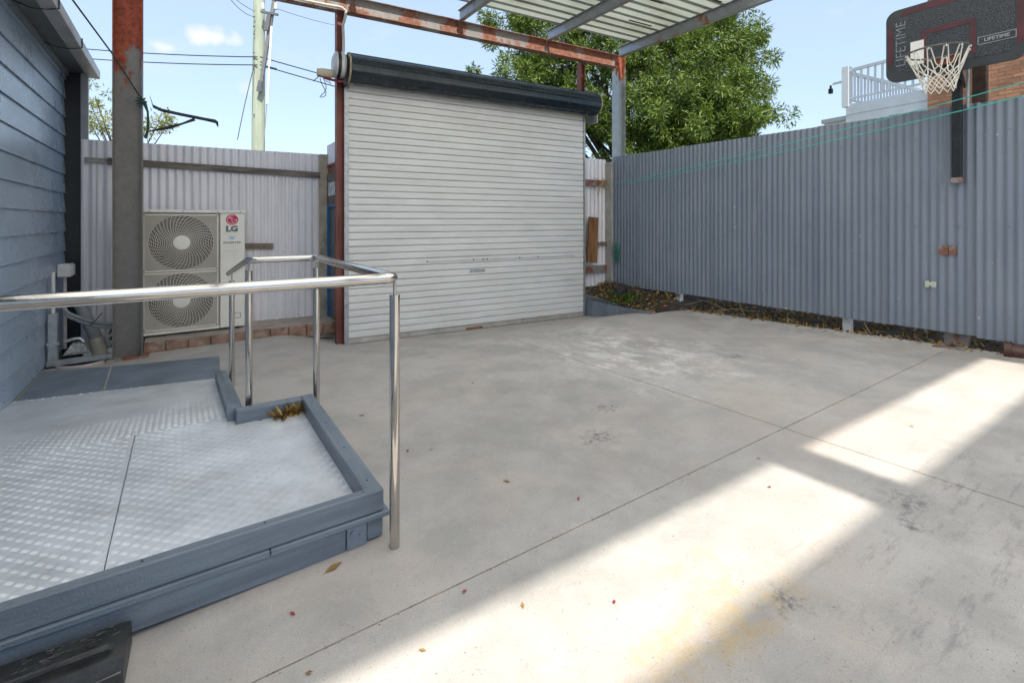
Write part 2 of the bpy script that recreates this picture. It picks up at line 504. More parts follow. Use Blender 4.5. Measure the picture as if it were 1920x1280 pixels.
DGREEN = simple('dark_green_cord', (.03, .07, .055), .7, 0, .3, 20, 0)
WIRE = simple('cable_black', (.02, .025, .03), .6, 0, .1, 4, 0)
POLEM = simple('treated_pine_pole', (.42, .47, .36), .85, 0, .12, 3, .3, 40, stretch=(4, 4, .3), dirt=(.36, .35, .30), dirt_amt=.4)
LOGOR = simple('logo_red', (.55, .012, .07), .4, 0, .03, 5, 0)
LOGOW = simple('logo_white', (.85, .82, .82), .4, 0, .02, 5, 0)
LOGOG = simple('logo_grey', (.13, .14, .15), .45, 0, .03, 5, 0)
LOGOB = simple('sticker_blue', (.30, .45, .62), .45, 0, .05, 5, 0)
MAROON = simple('maroon_print', (.075, .012, .022), .4, 0, .2, 5, .02, 60)
GUTM = simple('gutter_metal', (.48, .47, .46), .4, .3, .12, 4, .04, 50, dirt=(.30, .24, .20), dirt_amt=.5)
BLUE = simple('blue_door_paint', (.012, .15, .36), .45, 0, .12, 4, .03, 40)
DOORD = simple('dark_door', (.10, .12, .14), .5, 0, .1, 4, .03, 40)
WOODB = simple('plank_brown', (.30, .15, .06), .75, 0, .3, 6, .3, 60, stretch=(3, 3, .3))
MORT = simple('mortar', (.52, .49, .44), .9, 0, .08, 9, .2, 60)


def m_brick(name, c):
    t = NT(name)
    oi = t.n.new('ShaderNodeObjectInfo')
    col = t.mix(t.ramp(oi.outputs['Random'], 0, 1), tuple(x * .72 for x in c), tuple(min(1, x * 1.25) for x in c))
    col = t.mix(t.ramp(t.noise(22, 5, .7), .5, .7, 0, .45), col, (.46, .33, .25))
    return t.done(col, .85, 0, t.noise(50, 4, .7), .3, .006)


HBRICK = m_brick('orange_brick', (.52, .24, .125))


def m_leaf(name, ca, cb, trans=.34):
    t = NT(name)
    g = t.n.new('ShaderNodeNewGeometry')
    col = t.mix(g.outputs['Random Per Island'], ca, cb)
    t.b.inputs['Subsurface Weight'].default_value = 0
    m = t.done(col, .42, 0)
    tr = t.n.new('ShaderNodeBsdfTranslucent'); mx = t.n.new('ShaderNodeMixShader')
    mx.inputs[0].default_value = trans
    tc = t.mix(.35, col, (.25, .35, .03))
    t.l.new(tc, tr.inputs['Color'])
    t.l.new(t.b.outputs[0], mx.inputs[1]); t.l.new(tr.outputs[0], mx.inputs[2])
    t.l.new(mx.outputs[0], t.n['Material Output'].inputs['Surface'])
    return m


LEAF = m_leaf('tree_leaf', (.022, .058, .010), (.25, .35, .055))
LEAFY = m_leaf('yellow_leaf', (.12, .20, .02), (.42, .36, .04))
LEAFR = m_leaf('red_tip_leaf', (.20, .12, .06), (.34, .18, .10))
WEED = m_leaf('weed_leaf', (.03, .09, .015), (.12, .20, .03))
LITTER = m_leaf('dry_leaf', (.13, .055, .018), (.46, .30, .09), .15)
BARK = simple('bark', (.075, .06, .045), .9, 0, .3, 6, .6, 30, stretch=(3, 3, .5))
# ------------------------------------------------------------------ ground
g = MB()
g.add([(-900, -900, -.30), (900, -900, -.30), (900, 900, -.30), (-900, 900, -.30)], [(0, 1, 2, 3)])
struct(g.build('ground', simple('dry_ground', (.16, .15, .11), .95, 0, .25, .4, .5, 6)))


def slab(xs, y0f, y1f, n=(30, 24), zadd=0.0, thick=.10):
    """piece of the yard slab between two joints, following the fall of the yard"""
    mb = MB(); nx, ny = n; vs = []
    for i in range(nx + 1):
        x = xs[0] + (xs[1] - xs[0]) * i / nx
        a, b = y0f(x), y1f(x)
        for j in range(ny + 1):
            y = a + (b - a) * j / ny
            vs.append((x, y, fz(x, y) + zadd))
    fs = [(i * (ny + 1) + j, (i + 1) * (ny + 1) + j, (i + 1) * (ny + 1) + j + 1, i * (ny + 1) + j + 1) for i in range(nx) for j in range(ny)]
    rim = [i * (ny + 1) for i in range(nx + 1)] + [nx * (ny + 1) + j for j in range(1, ny + 1)] + [i * (ny + 1) + ny for i in range(nx - 1, -1, -1)] + [j for j in range(ny - 1, 0, -1)]
    k = len(vs)
    vs += [(vs[i][0], vs[i][1], vs[i][2] - thick) for i in rim]
    m = len(rim)
    fs += [(rim[i], k + i, k + (i + 1) % m, rim[(i + 1) % m]) for i in range(m)]
    return mb.add(vs, fs)


JB = lambda x: 1.835 - .034 * x
JC = lambda x: 5.22 - .035 * x
JS = lambda x: sy(x) + .25
paving = bpy.data.objects.new('paving', None); COL.objects.link(paving); paving['kind'] = 'structure'; WLOC[paving] = Vector((0, 0, 0))
gp = .004
for nm, xs, a, b, n in (
        ('slab', (-1.40, 3.44 - gp), lambda x: -7.0, lambda x: JB(x) - gp, (36, 50)),
        ('slab', (3.44 + gp, 6.72), lambda x: -7.0, lambda x: JB(x) - gp, (26, 50)),
        ('slab', (-1.40, 3.44 - gp), lambda x: JB(x) + gp, lambda x: JC(x) - gp, (36, 26)),
        ('slab', (3.44 + gp, 6.72), lambda x: JB(x) + gp, lambda x: JC(x) - gp, (26, 26)),
        ('slab', (-1.40, 1.93), lambda x: JC(x) + gp, lambda x: 7.45 - .0818 * x * 0, (40, 30)),
        ('slab', (1.93, 5.995), lambda x: JC(x) + gp, JS, (40, 30))):
    slab(xs, a, b, n).build(nm, CONC, paving, smooth=True)
# dirt that has washed into the joints, just below the slab surface
jm = MB()
for seg in range(60):
    x0 = -1.4 + 8.1 * seg / 60; x1 = -1.4 + 8.1 * (seg + 1) / 60
    for J in (JB, JC):
        jm.add([(x0, J(x0) - .012, fz(x0, J(x0)) - .003), (x1, J(x1) - .012, fz(x1, J(x1)) - .003), (x1, J(x1) + .012, fz(x1, J(x1)) - .003), (x0, J(x0) + .012, fz(x0, J(x0)) - .003)], [(0, 1, 2, 3)])
for seg in range(60):
    y0 = -5 + 10.1 * seg / 60; y1 = -5 + 10.1 * (seg + 1) / 60
    jm.add([(3.428, y0, fz(3.44, y0) - .003), (3.452, y0, fz(3.44, y0) - .003), (3.452, y1, fz(3.44, y1) - .003), (3.428, y1, fz(3.44, y1) - .003)], [(0, 1, 2, 3)])
jm.build('joint_dirt', simple('joint_dirt', (.38, .31, .24), .95, 0, .35, 12, .3, 60), paving)
jd = MB()
for q in range(420):
    w = random.random()
    if w < .5: x = random.uniform(-.2, 6.6); y = JB(x)
    elif w < .75: x = random.uniform(-.2, 6.0); y = JC(x)
    else: x = 3.44; y = random.uniform(.2, 5.0)
    x += random.gauss(0, .010); y += random.gauss(0, .010); r0 = random.uniform(.0012, .004); z = fz(x, y)
    a = random.uniform(0, 6.28); c, s_ = math.cos(a) * r0, math.sin(a) * r0 * .6
    jd.add([(x - c * 1.6, y - s_ * 1.6, z - .001), (x + s_, y - c, z - .001), (x + c * 1.6, y + s_ * 1.6, z - .001), (x - s_, y + c, z - .001), (x, y, z + r0 * .8)], [(0, 1, 4), (1, 2, 4), (2, 3, 4), (3, 0, 4)])
jo = jd.build('joint_debris', simple('joint_crumbs', (.20, .14, .09), .95, 0, .5, 40), paving); jo['kind'] = 'stuff'
# blue-grey painted apron beyond the ramp
pm = MB()


def on_floor(pts, mb, dz=.004, sub=6):
    """quad on the slab (4 corners, x-y), subdivided to follow its fall"""
    (a, b, c, d) = [Vector((p[0], p[1])) for p in pts]; vs = []
    for i in range(sub + 1):
        for j in range(sub + 1):
            u, v = i / sub, j / sub
            p = a * (1 - u) * (1 - v) + b * u * (1 - v) + c * u * v + d * (1 - u) * v
            vs.append((p.x, p.y, fz(p.x, p.y) + dz))
    mb.add(vs, [(i * (sub + 1) + j, (i + 1) * (sub + 1) + j, (i + 1) * (sub + 1) + j + 1, i * (sub + 1) + j + 1) for i in range(sub) for j in range(sub)])


on_floor([(-1.22, 5.80), (-.62, 5.72), (-.66, 6.72), (-1.22, 6.95)], pm)
on_floor([(-.605, 5.72), (.29, 5.52), (.33, 6.46), (-.645, 6.72)], pm)
pm.build('painted_apron', GREYB, paving)

# ------------------------------------------------------------------ soil bed, retaining kerb on the right
bed = MB(); nx, ny = 26, 60; vs = []
for i in range(nx + 1):
    for j in range(ny + 1):
        y = -3.0 + 12.0 * j / ny
        xl = 6.69 if y < 5.0 else 6.05
        x = xl + (8.6 - xl) * i / nx
        base = fz(min(x, 6.62), min(y, 5.0)) - .02
        far = .34 if y > 5 else .30  # bank behind the fence added so the gap beneath stays dark
        k = min(max((x - xl) / (.9 if y > 5.0 else 1.1), 0), 1)
        z = base + (far - base) * (k * k * (3 - 2 * k)) + .025 * math.sin(9 * x + 5 * y) * k + random.uniform(-.012, .012)
        if y > 5.0: z += min(max((y - 5.1) / 1.3, 0), 1) * .14
        vs.append((x, y, z))
bed.add(vs, [(i * (ny + 1) + j, (i + 1) * (ny + 1) + j, (i + 1) * (ny + 1) + j + 1, i * (ny + 1) + j + 1) for i in range(nx) for j in range(ny)])
struct(bed.build('soil_bank', SOIL, smooth=True))
kb = thing('retaining_kerb', 'low blue-grey block kerb tapering away beside the roller door', 'kerb', (6.02, 5.6, 0))
ys_ = [5.02, 5.32, 5.66, 5.98, 6.34, 6.50]
for a, b in zip(ys_[:-1], ys_[1:]):
    m = MB()
    za, zb = .125 + .01, .135
    vs = []
    for y in (a + .004, b - .004):
        zt = .118 + .012 * (y - 5.0)
        for (x, z) in ((5.997, fz(5.99, y) - .10), (6.11, fz(5.99, y) - .10), (6.11, zt), (5.997, zt)):
            vs.append((x, y, z))
    m.add(vs, [(0, 1, 2, 3), (7, 6, 5, 4), (0, 4, 5, 1), (1, 5, 6, 2), (2, 6, 7, 3), (3, 7, 4, 0)])
    m.build('block', GREYB, kb)

# ------------------------------------------------------------------ weatherboard house on the left
WX = -1.23
house = thing('weatherboard_house', 'blue-grey weatherboard house side with wide overlapping boards and eaves gutter', 'house', (WX, 6, 0))
MB().box((-5.0, -6.0, -.3), (WX - .03, 8.10, 3.42)).build('wall', DOORD, house)
row = 0; z = .02
while z < 3.35:
    e = .236
    for (ya, yb) in (((-6.0, 2.6), (2.604, 7.42), (7.424, 8.12)) if row % 2 else ((-6.0, 4.3), (4.304, 7.42), (7.424, 8.12))):
        m = MB()
        m.add([(WX - .028, ya, z), (WX + .004, ya, z - .012), (WX + .002, ya, z + .002), (WX - .016, ya, z + e + .012), (WX - .030, ya, z + e + .012),
               (WX - .028, yb, z), (WX + .004, yb, z - .012), (WX + .002, yb, z + .002), (WX - .016, yb, z + e + .012), (WX - .030, yb, z + e + .012)],
              [(0, 1, 2, 3, 4)[::-1], (5, 6, 7, 8, 9), (0, 5, 6, 1)[::-1], (1, 6, 7, 2)[::-1], (2, 7, 8, 3)[::-1], (3, 8, 9, 4)[::-1]])
        m.build('weatherboard', WALLB, house)
    z += e; row += 1
MB().box((WX - .03, -6.0, 3.36), (WX + .03, 8.13, 3.42)).build('frieze_board', TIMB, house)
MB().box((WX - .02, -6.0, 3.425), (-1.03, 8.18, 3.44)).build('soffit', simple('soffit_grey', (.12, .14, .15), .6, 0, .1, 2), house)
MB().box((WX - .05, 8.12, -.2), (WX + .16, 8.20, 3.42)).build('corner_board', BLKP, house)
gm = MB()
gm.extr([(0, 0), (.115, 0), (.12, .012), (.12, .10), (.11, .11), (.105, .10), (.105, .015), (.006, .012), (.006, .12), (0, .12)], (-1.03, -6, 3.395), (1, 0, 0), (0, 0, 1), (0, 14.22, 0))
gut = gm.build('gutter', GUTM, house)
for y in np.arange(-3.5, 8, 1.15):
    MB().tube([(-1.20, y, 3.40), (-1.08, y, 3.365), (-.98, y, 3.375), (-.905, y, 3.40), (-.905, y, 3.50)], .006, 5).build('gutter_strap', WIRE, gut)
rf = MB()
rf.add([(-.98, -6, 3.51), (-.98, 8.2, 3.51), (-5, 8.2, 5.0), (-5, -6, 5.0), (-.98, -6, 3.53), (-.98, 8.2, 3.53), (-5, 8.2, 5.02), (-5, -6, 5.02)],
       [(0, 1, 2, 3), (7, 6, 5, 4), (0, 4, 5, 1), (1, 5, 6, 2), (2, 6, 7, 3), (3, 7, 4, 0)])
rf.build('roof', GUTM, house)
MB().box((-1.075, 8.02, -.1), (-1.005, 8.09, 3.40)).build('downpipe', PIPEG, house)
mbx = thing('junction_box', 'small white electrical box at the far corner of the weatherboard wall', 'electrical box', (-1.16, 7.55, .9))
MB().bbox((WX + .004, 7.58, .90), (WX + .13, 7.78, 1.05), .01).build('box', WGREY, mbx)
MB().bbox((WX + .13, 7.60, .915), (WX + .142, 7.76, 1.035), .004).build('cover', WGREY, mbx)
MB().tube([(WX + .06, 7.68, .90), (WX + .06, 7.68, .05)], .02, 10).build('conduit', simple('pink_grey_conduit', (.55, .48, .47), .5), mbx, smooth=True)

# ------------------------------------------------------------------ carport frame and roof


def isec(mb, p0, p1, d, w, tf=.010, tw=.008, up=(0, 0, 1)):
    """I-section from p0 to p1 (axis through its middle), depth d along up, flange width w"""
    p0 = Vector(p0); p1 = Vector(p1); a = (p1 - p0).normalized(); up = Vector(up)
    sd = a.cross(up).normalized(); u = sd.cross(a).normalized()
    poly = [(-w / 2, -d / 2), (w / 2, -d / 2), (w / 2, -d / 2 + tf), (tw / 2, -d / 2 + tf), (tw / 2, d / 2 - tf), (w / 2, d / 2 - tf), (w / 2, d / 2), (-w / 2, d / 2), (-w / 2, d / 2 - tf), (-tw / 2, d / 2 - tf), (-tw / 2, -d / 2 + tf), (-w / 2, -d / 2 + tf)]
    vs = [p + sd * x + u * y for p in (p0, p1) for x, y in poly]
    fs = [(i, (i + 1) % 12, 12 + (i + 1) % 12, 12 + i) for i in range(12)]
    for o in (0, 12):
        q = [(0, 1, 2, 3, 10, 11), (3, 4, 9, 10), (4, 5, 6, 7, 8, 9)]
        fs += [tuple(i + o for i in (f if o else f[::-1])) for f in q]
    return mb.add(vs, fs)


car = thing('carport', 'rusty steel carport frame with pale ribbed roof sheets over the yard', 'carport', (3.0, 6.7, 0))
bz0, bz1 = 4.435, 4.66
bm = isec(MB(), (-.62, sy(-.62), (bz0 + bz1) / 2), (6.70, sy(6.70), (bz0 + bz1) / 2), bz1 - bz0, .14)
bo = bm.build('beam', RUSTY, car)
for x in (3.55, 5.16):
    MB().box((x - .03, sy(x) - .066, bz0 + .012), (x - .022, sy(x) - .006, bz1 - .012)).build('stiffener', RUSTY, bo)
cm = isec(MB(), (-.535, sy(-.535) - .0, fz(-.5, 7) - .02), (-.535, sy(-.535), bz0 - .003), .27, .145, .012, .009, up=(1, 0, 0))
cm.build('column', COLM, car)
MB().bbox((-.72, sy(-.53) - .12, -.03), (-.34, sy(-.53) + .12, .012)).build('base_plate', RUSTY, car)
isec(MB(), (6.82, sy(6.8) + .02, -.1), (6.82, sy(6.8) + .02, bz1), .20, .15, .012, .009, up=(1, 0, 0)).build('column', COLG, car)
isec(MB(), (1.775, sy(1.775) + .03, -.2), (1.775, sy(1.775) + .03, bz0 - .003), .10, .10, .009, .007, up=(1, 0, 0)).build('column', REDP, car)
isec(MB(), (5.985, sy(5.985) + .09, -.2), (5.985, sy(5.985) + .09, bz0 - .003), .10, .10, .009, .007, up=(1, 0, 0)).build('column', REDP, car)
NEAR = lambda x: -1.73 - .035 * x
FAR = lambda x: 6.62 - .0795 * x
for x in (-1.0, .28, 1.90, 3.52, 5.14):
    isec(MB(), (x, NEAR(x) + .30, 4.712), (x, sy(x) - .073, 4.712), .17, .075, .009, .007).build('rafter', RAFM, car)
isec(MB(), (6.735, -4.2, 4.712), (6.735, sy(6.735) - .073, 4.712), .18, .09, .010, .008).build('rafter', RAFM, car)
# ribbed roof sheets: ribs run across the rafters
prof = [(0, 0), (.135, 0), (.148, .030), (.187, .030)]
W = .2; per = 4; y = -1.70
NS = 10
for k in range(NS):
    t0 = k / NS; t1 = (k + 1) / NS
    m = MB(); rb_ = MB()
    span_y = lambda x, u: NEAR(x) + (FAR(x) - NEAR(x)) * (t0 + (t1 - t0) * u)
    zo = 4.806 + (k % 2) * .0025
    for q in range(per):
        uu = [((q * W + a_) / (per * W), h) for (a_, h) in prof] + [((q + 1) / per, 0.0)]
        for i, (tgt) in enumerate((m, rb_, rb_, rb_)):
            vs = [(x, span_y(x, uu[i + j][0]), zo + uu[i + j][1]) for x in (-1.15, 6.79) for j in (0, 1)]
            tgt.add(vs, [(0, 1, 3, 2)])
    clearer = k < 7  # sheets out of view made clearer so daylight fills the yard
    sh0 = m.build('roof_sheet', ROOFT if clearer else ROOFD, car)
    rb_.build('rib', ROOFT if clearer else ROOFR, sh0)
# flaking strips of old lining under the sheets
for (x, yy, L, w) in ((4.55, 5.15, .5, .03), (5.5, 4.72, .42, .035), (5.95, 5.38, .5, .03), (6.3, 4.2, .3, .035), (4.1, 4.7, .25, .04)):
    MB().box((x, yy, 4.797), (x + L, yy + w, 4.803), SA).build('lining_strip', simple('peeling_strip', (.10, .075, .04), .9), car)
# awning added out of view behind the camera, to shade the near concrete
aw = thing('added_awning', 'unseen awning added behind the camera to cast shade on the yard', 'awning', (2.5, -3, 0))
A0 = lambda x: -2.30 - .02 * x
m = MB(); vs = []
for x in (-1.15, 6.9):
    for yy in (A0(x), A0(x) - 1.15):
        vs += [(x, yy, 4.84), (x, yy, 4.87)]
m.add(vs[0::2], [(0, 1, 3, 2)])
m.build('roof_sheet', ROOFT, aw)
MB().box((2.12, -3.5, 4.60), (2.42, -1.66, 4.80)).build('beam', RAFM, aw)  # added to cast the dark strip across the sunlit band
MB().add([(5.56, -3.4, 4.875), (6.88, -3.4, 4.875), (6.88, -1.80, 4.875), (5.56, -1.80, 4.875)], [(0, 1, 2, 3)]).build('edge_sheet', ROOFT, aw)  # added to end the sunlit band short of the fence
for x, y in ((-1.0, -3.4), (2.27, -3.4), (6.85, -3.4)):
    MB().box((x - .05, y - .05, fz(min(x, 6.5), y) - .1), (x + .05, y + .05, 4.84)).build('post', RAFM, aw)

# ------------------------------------------------------------------ roller door
XL, XR = 1.88, 5.945
door = thing('roller_door', 'closed cream steel roller door with dark curtain roll above', 'roller door', (3.9, sy(3.9), -.155))


def dpt(x, off, z):      # a point at x along the door line, off metres towards the yard
    return Vector((x, sy(x), z)) + SN * off


zz = -.155; pitch = .0982; k = 0
MB().add([dpt(XL, -.02, -.15), dpt(XR, -.02, -.15), dpt(XR, -.02, 3.62), dpt(XL, -.02, 3.62)], [(0, 1, 2, 3)]).build('curtain_backing', GROOVE, door)
m = MB()
sh = [(0.0, .008), (.004, .016), (.012, .020), (.046, .022), (.050, .0205), (.056, .0205), (.060, .022), (.086, .021), (.091, .016), (.0935, .006), (.0935, -.018), (0.0, -.018)]
vs = [dpt(x, b, a) for x in (XL, XR) for a, b in sh]
n = len(sh)
m.add(vs, [(i, (i + 1) % n, n + (i + 1) % n, n + i) for i in range(n)] + [tuple(range(n))[::-1], tuple(range(n, 2 * n))])
z0 = -.155 + .075
first = m.build('slat', SHUT, door)
first.location.z = z0
k = 1
while z0 + k * pitch < 3.50:
    c = first.copy(); COL.objects.link(c); c.parent = door; c.location.z = z0 + k * pitch; WLOC[c] = WLOC[door]
    k += 1
for nm, a, b, za, zb, mt in (('bottom_rail', .026, -.02, -.150, -.084, simple('door_alu', (.60, .56, .52), .35, .5)), ('bottom_seal', .034, -.01, -.165, -.1505, WIRE)):
    MB().add([dpt(x, o, q) for x in (XL, XR) for o in (a, b) for q in (za, zb)], [(0, 1, 3, 2), (4, 6, 7, 5), (0, 4, 5, 1), (2, 3, 7, 6), (0, 2, 6, 4), (1, 5, 7, 3)]).build(nm, mt, door)
MB().add([dpt(x, o, q) for x in (3.65, 3.93) for o in (.034, .026) for q in (-.145, -.115)], [(0, 1, 3, 2), (4, 6, 7, 5), (0, 4, 5, 1), (2, 3, 7, 6), (0, 2, 6, 4), (1, 5, 7, 3)]).build('bottom_handle', WOODB, door)
for xa, xb in ((XL - .055, XL + .004), (XR - .004, XR + .03)):
    MB().add([dpt(x, o, q) for x in (xa, xb) for o in (.045, -.03) for q in (-.17, 3.46)], [(0, 1, 3, 2), (4, 6, 7, 5), (0, 4, 5, 1), (2, 3, 7, 6), (0, 2, 6, 4), (1, 5, 7, 3)]).build('guide', GALV, door)
lk = MB()
lk.add([dpt(x, o, q) for x in (3.05, 5.75) for o in (.0245, .020) for q in (.934, .944)], [(0, 1, 3, 2), (4, 6, 7, 5), (0, 4, 5, 1), (2, 3, 7, 6), (0, 2, 6, 4), (1, 5, 7, 3)])
lk.build('lock_bar', GALV, door)
for x in (3.02, 3.78, 3.95, 4.02, 4.62, 4.98):
    MB().tube([dpt(x, .018, .945), dpt(x, .032, .945)], .011, 8).build('lock_stud', BLKP, door)
MB().add([dpt(x, o, q) for x in (3.72, 3.98) for o in (.027, .02) for q in (.745, .79)], [(0, 1, 3, 2), (4, 6, 7, 5), (0, 4, 5, 1), (2, 3, 7, 6), (0, 2, 6, 4), (1, 5, 7, 3)]).build('handle', GALV, door)
# curtain roll
m = MB(); ra = .192; N = 72
ring = []
for i in range(N):
    a = 2 * math.pi * i / N
    rr = ra + (.010 if (i % 6) in (1, 2) else (.004 if (i % 6) == 3 else 0))
    ring.append((math.cos(a) * rr, math.sin(a) * rr))
RZ = 3.615
vs = [dpt(x, .21 + c, RZ + s_) for x in (1.86, 6.06) for c, s_ in ring]
m.add(vs, [(i, (i + 1) % N, N + (i + 1) % N, N + i) for i in range(N)] + [tuple(range(N)), tuple(range(N, 2 * N))[::-1]])
roll = m.build('curtain_roll', ROLL, door)
m = MB()
for x in (1.842, 6.062):
    pts = [dpt(x, .21 + math.cos(2 * math.pi * i / 40) * .195, RZ + math.sin(2 * math.pi * i / 40) * .195) for i in range(40)]
    m.tube(pts, .014, 6, closed=True)
m.build('end_band', simple('felt_band', (.42, .37, .24), .9, 0, .25, 20, .3, 90), roll)
m = MB()
m.tube([dpt(1.64, .21, RZ + .02), dpt(1.67, .21, RZ + .02), dpt(1.675, .21, RZ + .02), dpt(1.775, .21, RZ + .02), dpt(1.80, .21, RZ + .02)], [.10, .165, .17, .17, .15], 28)
opn = m.build('drive_unit', simple('drive_unit_white', (.55, .56, .56), .4, .1), door, smooth=True)
MB().tube([dpt(1.695, .21, RZ + .02), dpt(1.735, .21, RZ + .02)], .1735, 28).build('drive_band', BLKP, opn, smooth=True)
MB().tube([dpt(1.45, .22, RZ - .12), dpt(1.52, .22, RZ - .12), dpt(1.60, .22, RZ - .12), dpt(1.66, .22, RZ - .10)], [.05, .062, .062, .04], 16).build('motor', simple('motor_tan', (.50, .43, .33), .5), opn, smooth=True)
MB().tube([dpt(1.53, .24, RZ - .185), dpt(1.70, .24, RZ - .205), dpt(1.78, .24, RZ - .2)], .018, 8).build('red_sleeve', simple('red_sleeve', (.20, .02, .03), .5), opn)
lp = [dpt(1.52 + .04 * math.sin(q * .9), .25 + .01 * math.cos(q), RZ - .2 - .25 * math.sin(math.pi * q / 12)) for q in range(13)]
MB().tube(lp, .005, 5).build('release_cord', WIRE, opn)
MB().tube([dpt(1.40, .25, RZ - .25), dpt(1.48, .25, RZ - .17), dpt(1.58, .25, RZ - .19), dpt(1.62, .25, RZ - .26), dpt(1.55, .25, RZ - .22)], .006, 5).build('release_cord', WIRE, opn)
MB().add([dpt(x, o, q) for x in (1.80, 1.842) for o in (.24, .0) for q in (RZ - .22, RZ + .16)], [(0, 1, 3, 2), (4, 6, 7, 5), (0, 4, 5, 1), (2, 3, 7, 6), (0, 2, 6, 4), (1, 5, 7, 3)]).build('bracket', BLKP, door)
MB().add([dpt(x, o, q) for x in (6.075, 6.10) for o in (.24, -.02) for q in (RZ - .32, RZ + .05)], [(0, 1, 3, 2), (4, 6, 7, 5), (0, 4, 5, 1), (2, 3, 7, 6), (0, 2, 6, 4), (1, 5, 7, 3)]).build('bracket', GALV, door)
cd = MB()
cd.tube([(-.2, sy(-.2) - .055, 4.46), (1.0, sy(1.0) - .055, 4.465), (1.55, sy(1.55) - .056, 4.47), (1.78, sy(1.78) - .06, 4.475), (1.84, sy(1.84) - .06, 4.44), (1.83, sy(1.83) - .06, 4.36), (1.80, sy(1.8) - .05, 4.24), (1.81, sy(1.81) - .05, 4.0), (1.80, sy(1.8) - .08, 3.88), (1.76, sy(1.76) - .16, 3.78)], .019, 10)
tag(cd.build('conduit', simple('conduit_white', (.55, .52, .48), .55, 0, .12, 8), origin=(1.8, sy(1.8) - .06, 3.8), smooth=True), 'white electrical conduit bending down from the rusty beam to the door motor', 'conduit')

# ------------------------------------------------------------------ corrugated fences


def corr_sheet(p0, p1, z0, z1, pitch, amp, nrm, ppp=8):
    """one corrugated sheet from p0 to p1 (x, y), ridges upright"""
    p0 = Vector((p0[0], p0[1], 0)); p1 = Vector((p1[0], p1[1], 0)); L = (p1 - p0).length; d = (p1 - p0) / L
    n = max(8, int(round(L / pitch * ppp))); nr = Vector((nrm[0], nrm[1], 0)); vs = []
    for i in range(n + 1):
        s = L * i / n
        o = amp * math.sin(2 * math.pi * s / pitch)
        p = p0 + d * s + nr * o
        vs += [(p.x, p.y, z0), (p.x, p.y, z1)]
    fs = [(2 * i, 2 * i + 2, 2 * i + 3, 2 * i + 1) for i in range(n)]
    back = [(a - nr.x * .0015, b - nr.y * .0015, c) for a, b, c in vs]
    m = MB(); m.add(vs, fs); m.add(back, [f[::-1] for f in fs])
    return m


FX = 6.665
rfen = thing('corrugated_fence', 'tall slate-grey corrugated steel fence along the right side of the yard', 'fence', (FX, 2, .2))
k = -6
while True:
    ya = 1.40 + .731 * k; yb = min(ya + .731, 6.42)
    if ya > 6.40: break
    dz = random.uniform(-.006, .006)
    corr_sheet((FX + .005, ya - .004), (FX - .014, yb + .018), .376 + dz, 2.75 + dz, .0731, .0085, (-1, 0)).build('sheet', RFEN, rfen, smooth=True)
    for zz in (.62, 1.5, 2.45):
        for q in range(2):
            yy = ya + .15 + .36 * q
            if yy < 6.4: MB().tube([(FX - .008, yy, zz), (FX - .024, yy, zz)], .008, 6).build('screw', RFEN, rfen)
    k += 1
for z in (.62, 1.5, 2.45):
    MB().box((FX + .02, -3.0, z - .03), (FX + .06, 6.40, z + .03)).build('rail', OLDW, rfen)
for y, mt in ((5.07, WGREY), (2.62, WGREY), (.2, WGREY), (-2.2, WGREY), (1.60, RUSTY)):
    w = .045 if mt is WGREY else .10
    MB().bbox((FX + .075, y - w, -.2), (FX + .16, y + w, 2.6)).build('post', mt, rfen)
MB().box((FX - .10, 1.50, .205), (FX + .2, 1.75, .235)).build('foot_plate', RUSTY, rfen)
MB().box((FX - .027, 1.575, 1.20), (FX - .0235, 1.715, 1.295)).build('patch', RUSTY, rfen)
MB().box((FX - .0285, 1.632, 1.20), (FX - .0272, 1.638, 1.295)).build('patch_gap', DARK, rfen)
m = MB()
for (a, b, c, d) in ((1.735, .845, 1.775, .905), (1.7755, .858, 1.795, .895), (1.7955, .838, 1.83, .91)):
    m.box((FX - .0265, a, b), (FX - .0235, c, d))
m.build('torn_sticker', simple('torn_paper', (.50, .55, .45), .8), rfen)
# brown pipe half buried under the fence
pp = thing('clay_pipe', 'brown glazed clay pipe half buried under the fence', 'pipe', (6.75, .98, .25))
m = MB(); m.tube([(6.68, 1.2, .27), (6.72, .80, .26)], .10, 18, cap=False); m.build('barrel', simple('clay_glaze', (.09, .035, .024), .35, 0, .25, 9), pp, smooth=True)
m = MB(); m.tube([(6.68, 1.22, .27), (6.685, 1.17, .27)], .118, 18, cap=True); m.build('collar', simple('clay_glaze2', (.08, .03, .02), .4), pp, smooth=True)

# zinc fence behind the air conditioner
FY = lambda x: 7.70 - .0818 * (x - 1.762)
lf = thing('corrugated_fence', 'pale zinc corrugated fence with grey timber rail behind the air conditioner', 'fence', (.3, 7.8, 0))
xs = [-1.06, -.92, -.19, .54, 1.27, 1.755]
for i, (a, b) in enumerate(zip(xs[:-1], xs[1:])):
    o = .002 * (i % 2)
    corr_sheet((a, FY(a) - o), (b + .01, FY(b + .01) - o), .13 if a > -.5 else -.05, 2.565 - .0 * a, .0914, .012, (0, -1)).build('sheet', LFEN, lf, smooth=True)
rl = MB(); rl.beam((-.80, FY(-.8) - .035, 2.305), (1.72, FY(1.72) - .035, 2.245), .04, .085); rl.build('timber_rail', OLDW, lf)
rl = MB(); rl.beam((-1.02, FY(-1.02) - .03, 2.31), (-.81, FY(-.81) - .03, 2.305), .03, .06); rl.build('timber_rail', simple('bleached_timber', (.42, .39, .36), .85, 0, .2, 6), lf)
rl = MB(); rl.beam((.70, FY(.7) - .03, 1.20), (1.06, FY(1.06) - .03, 1.19), .035, .08); rl.build('timber_rail', simple('brown_timber', (.26, .20, .15), .85, 0, .25, 6), lf)
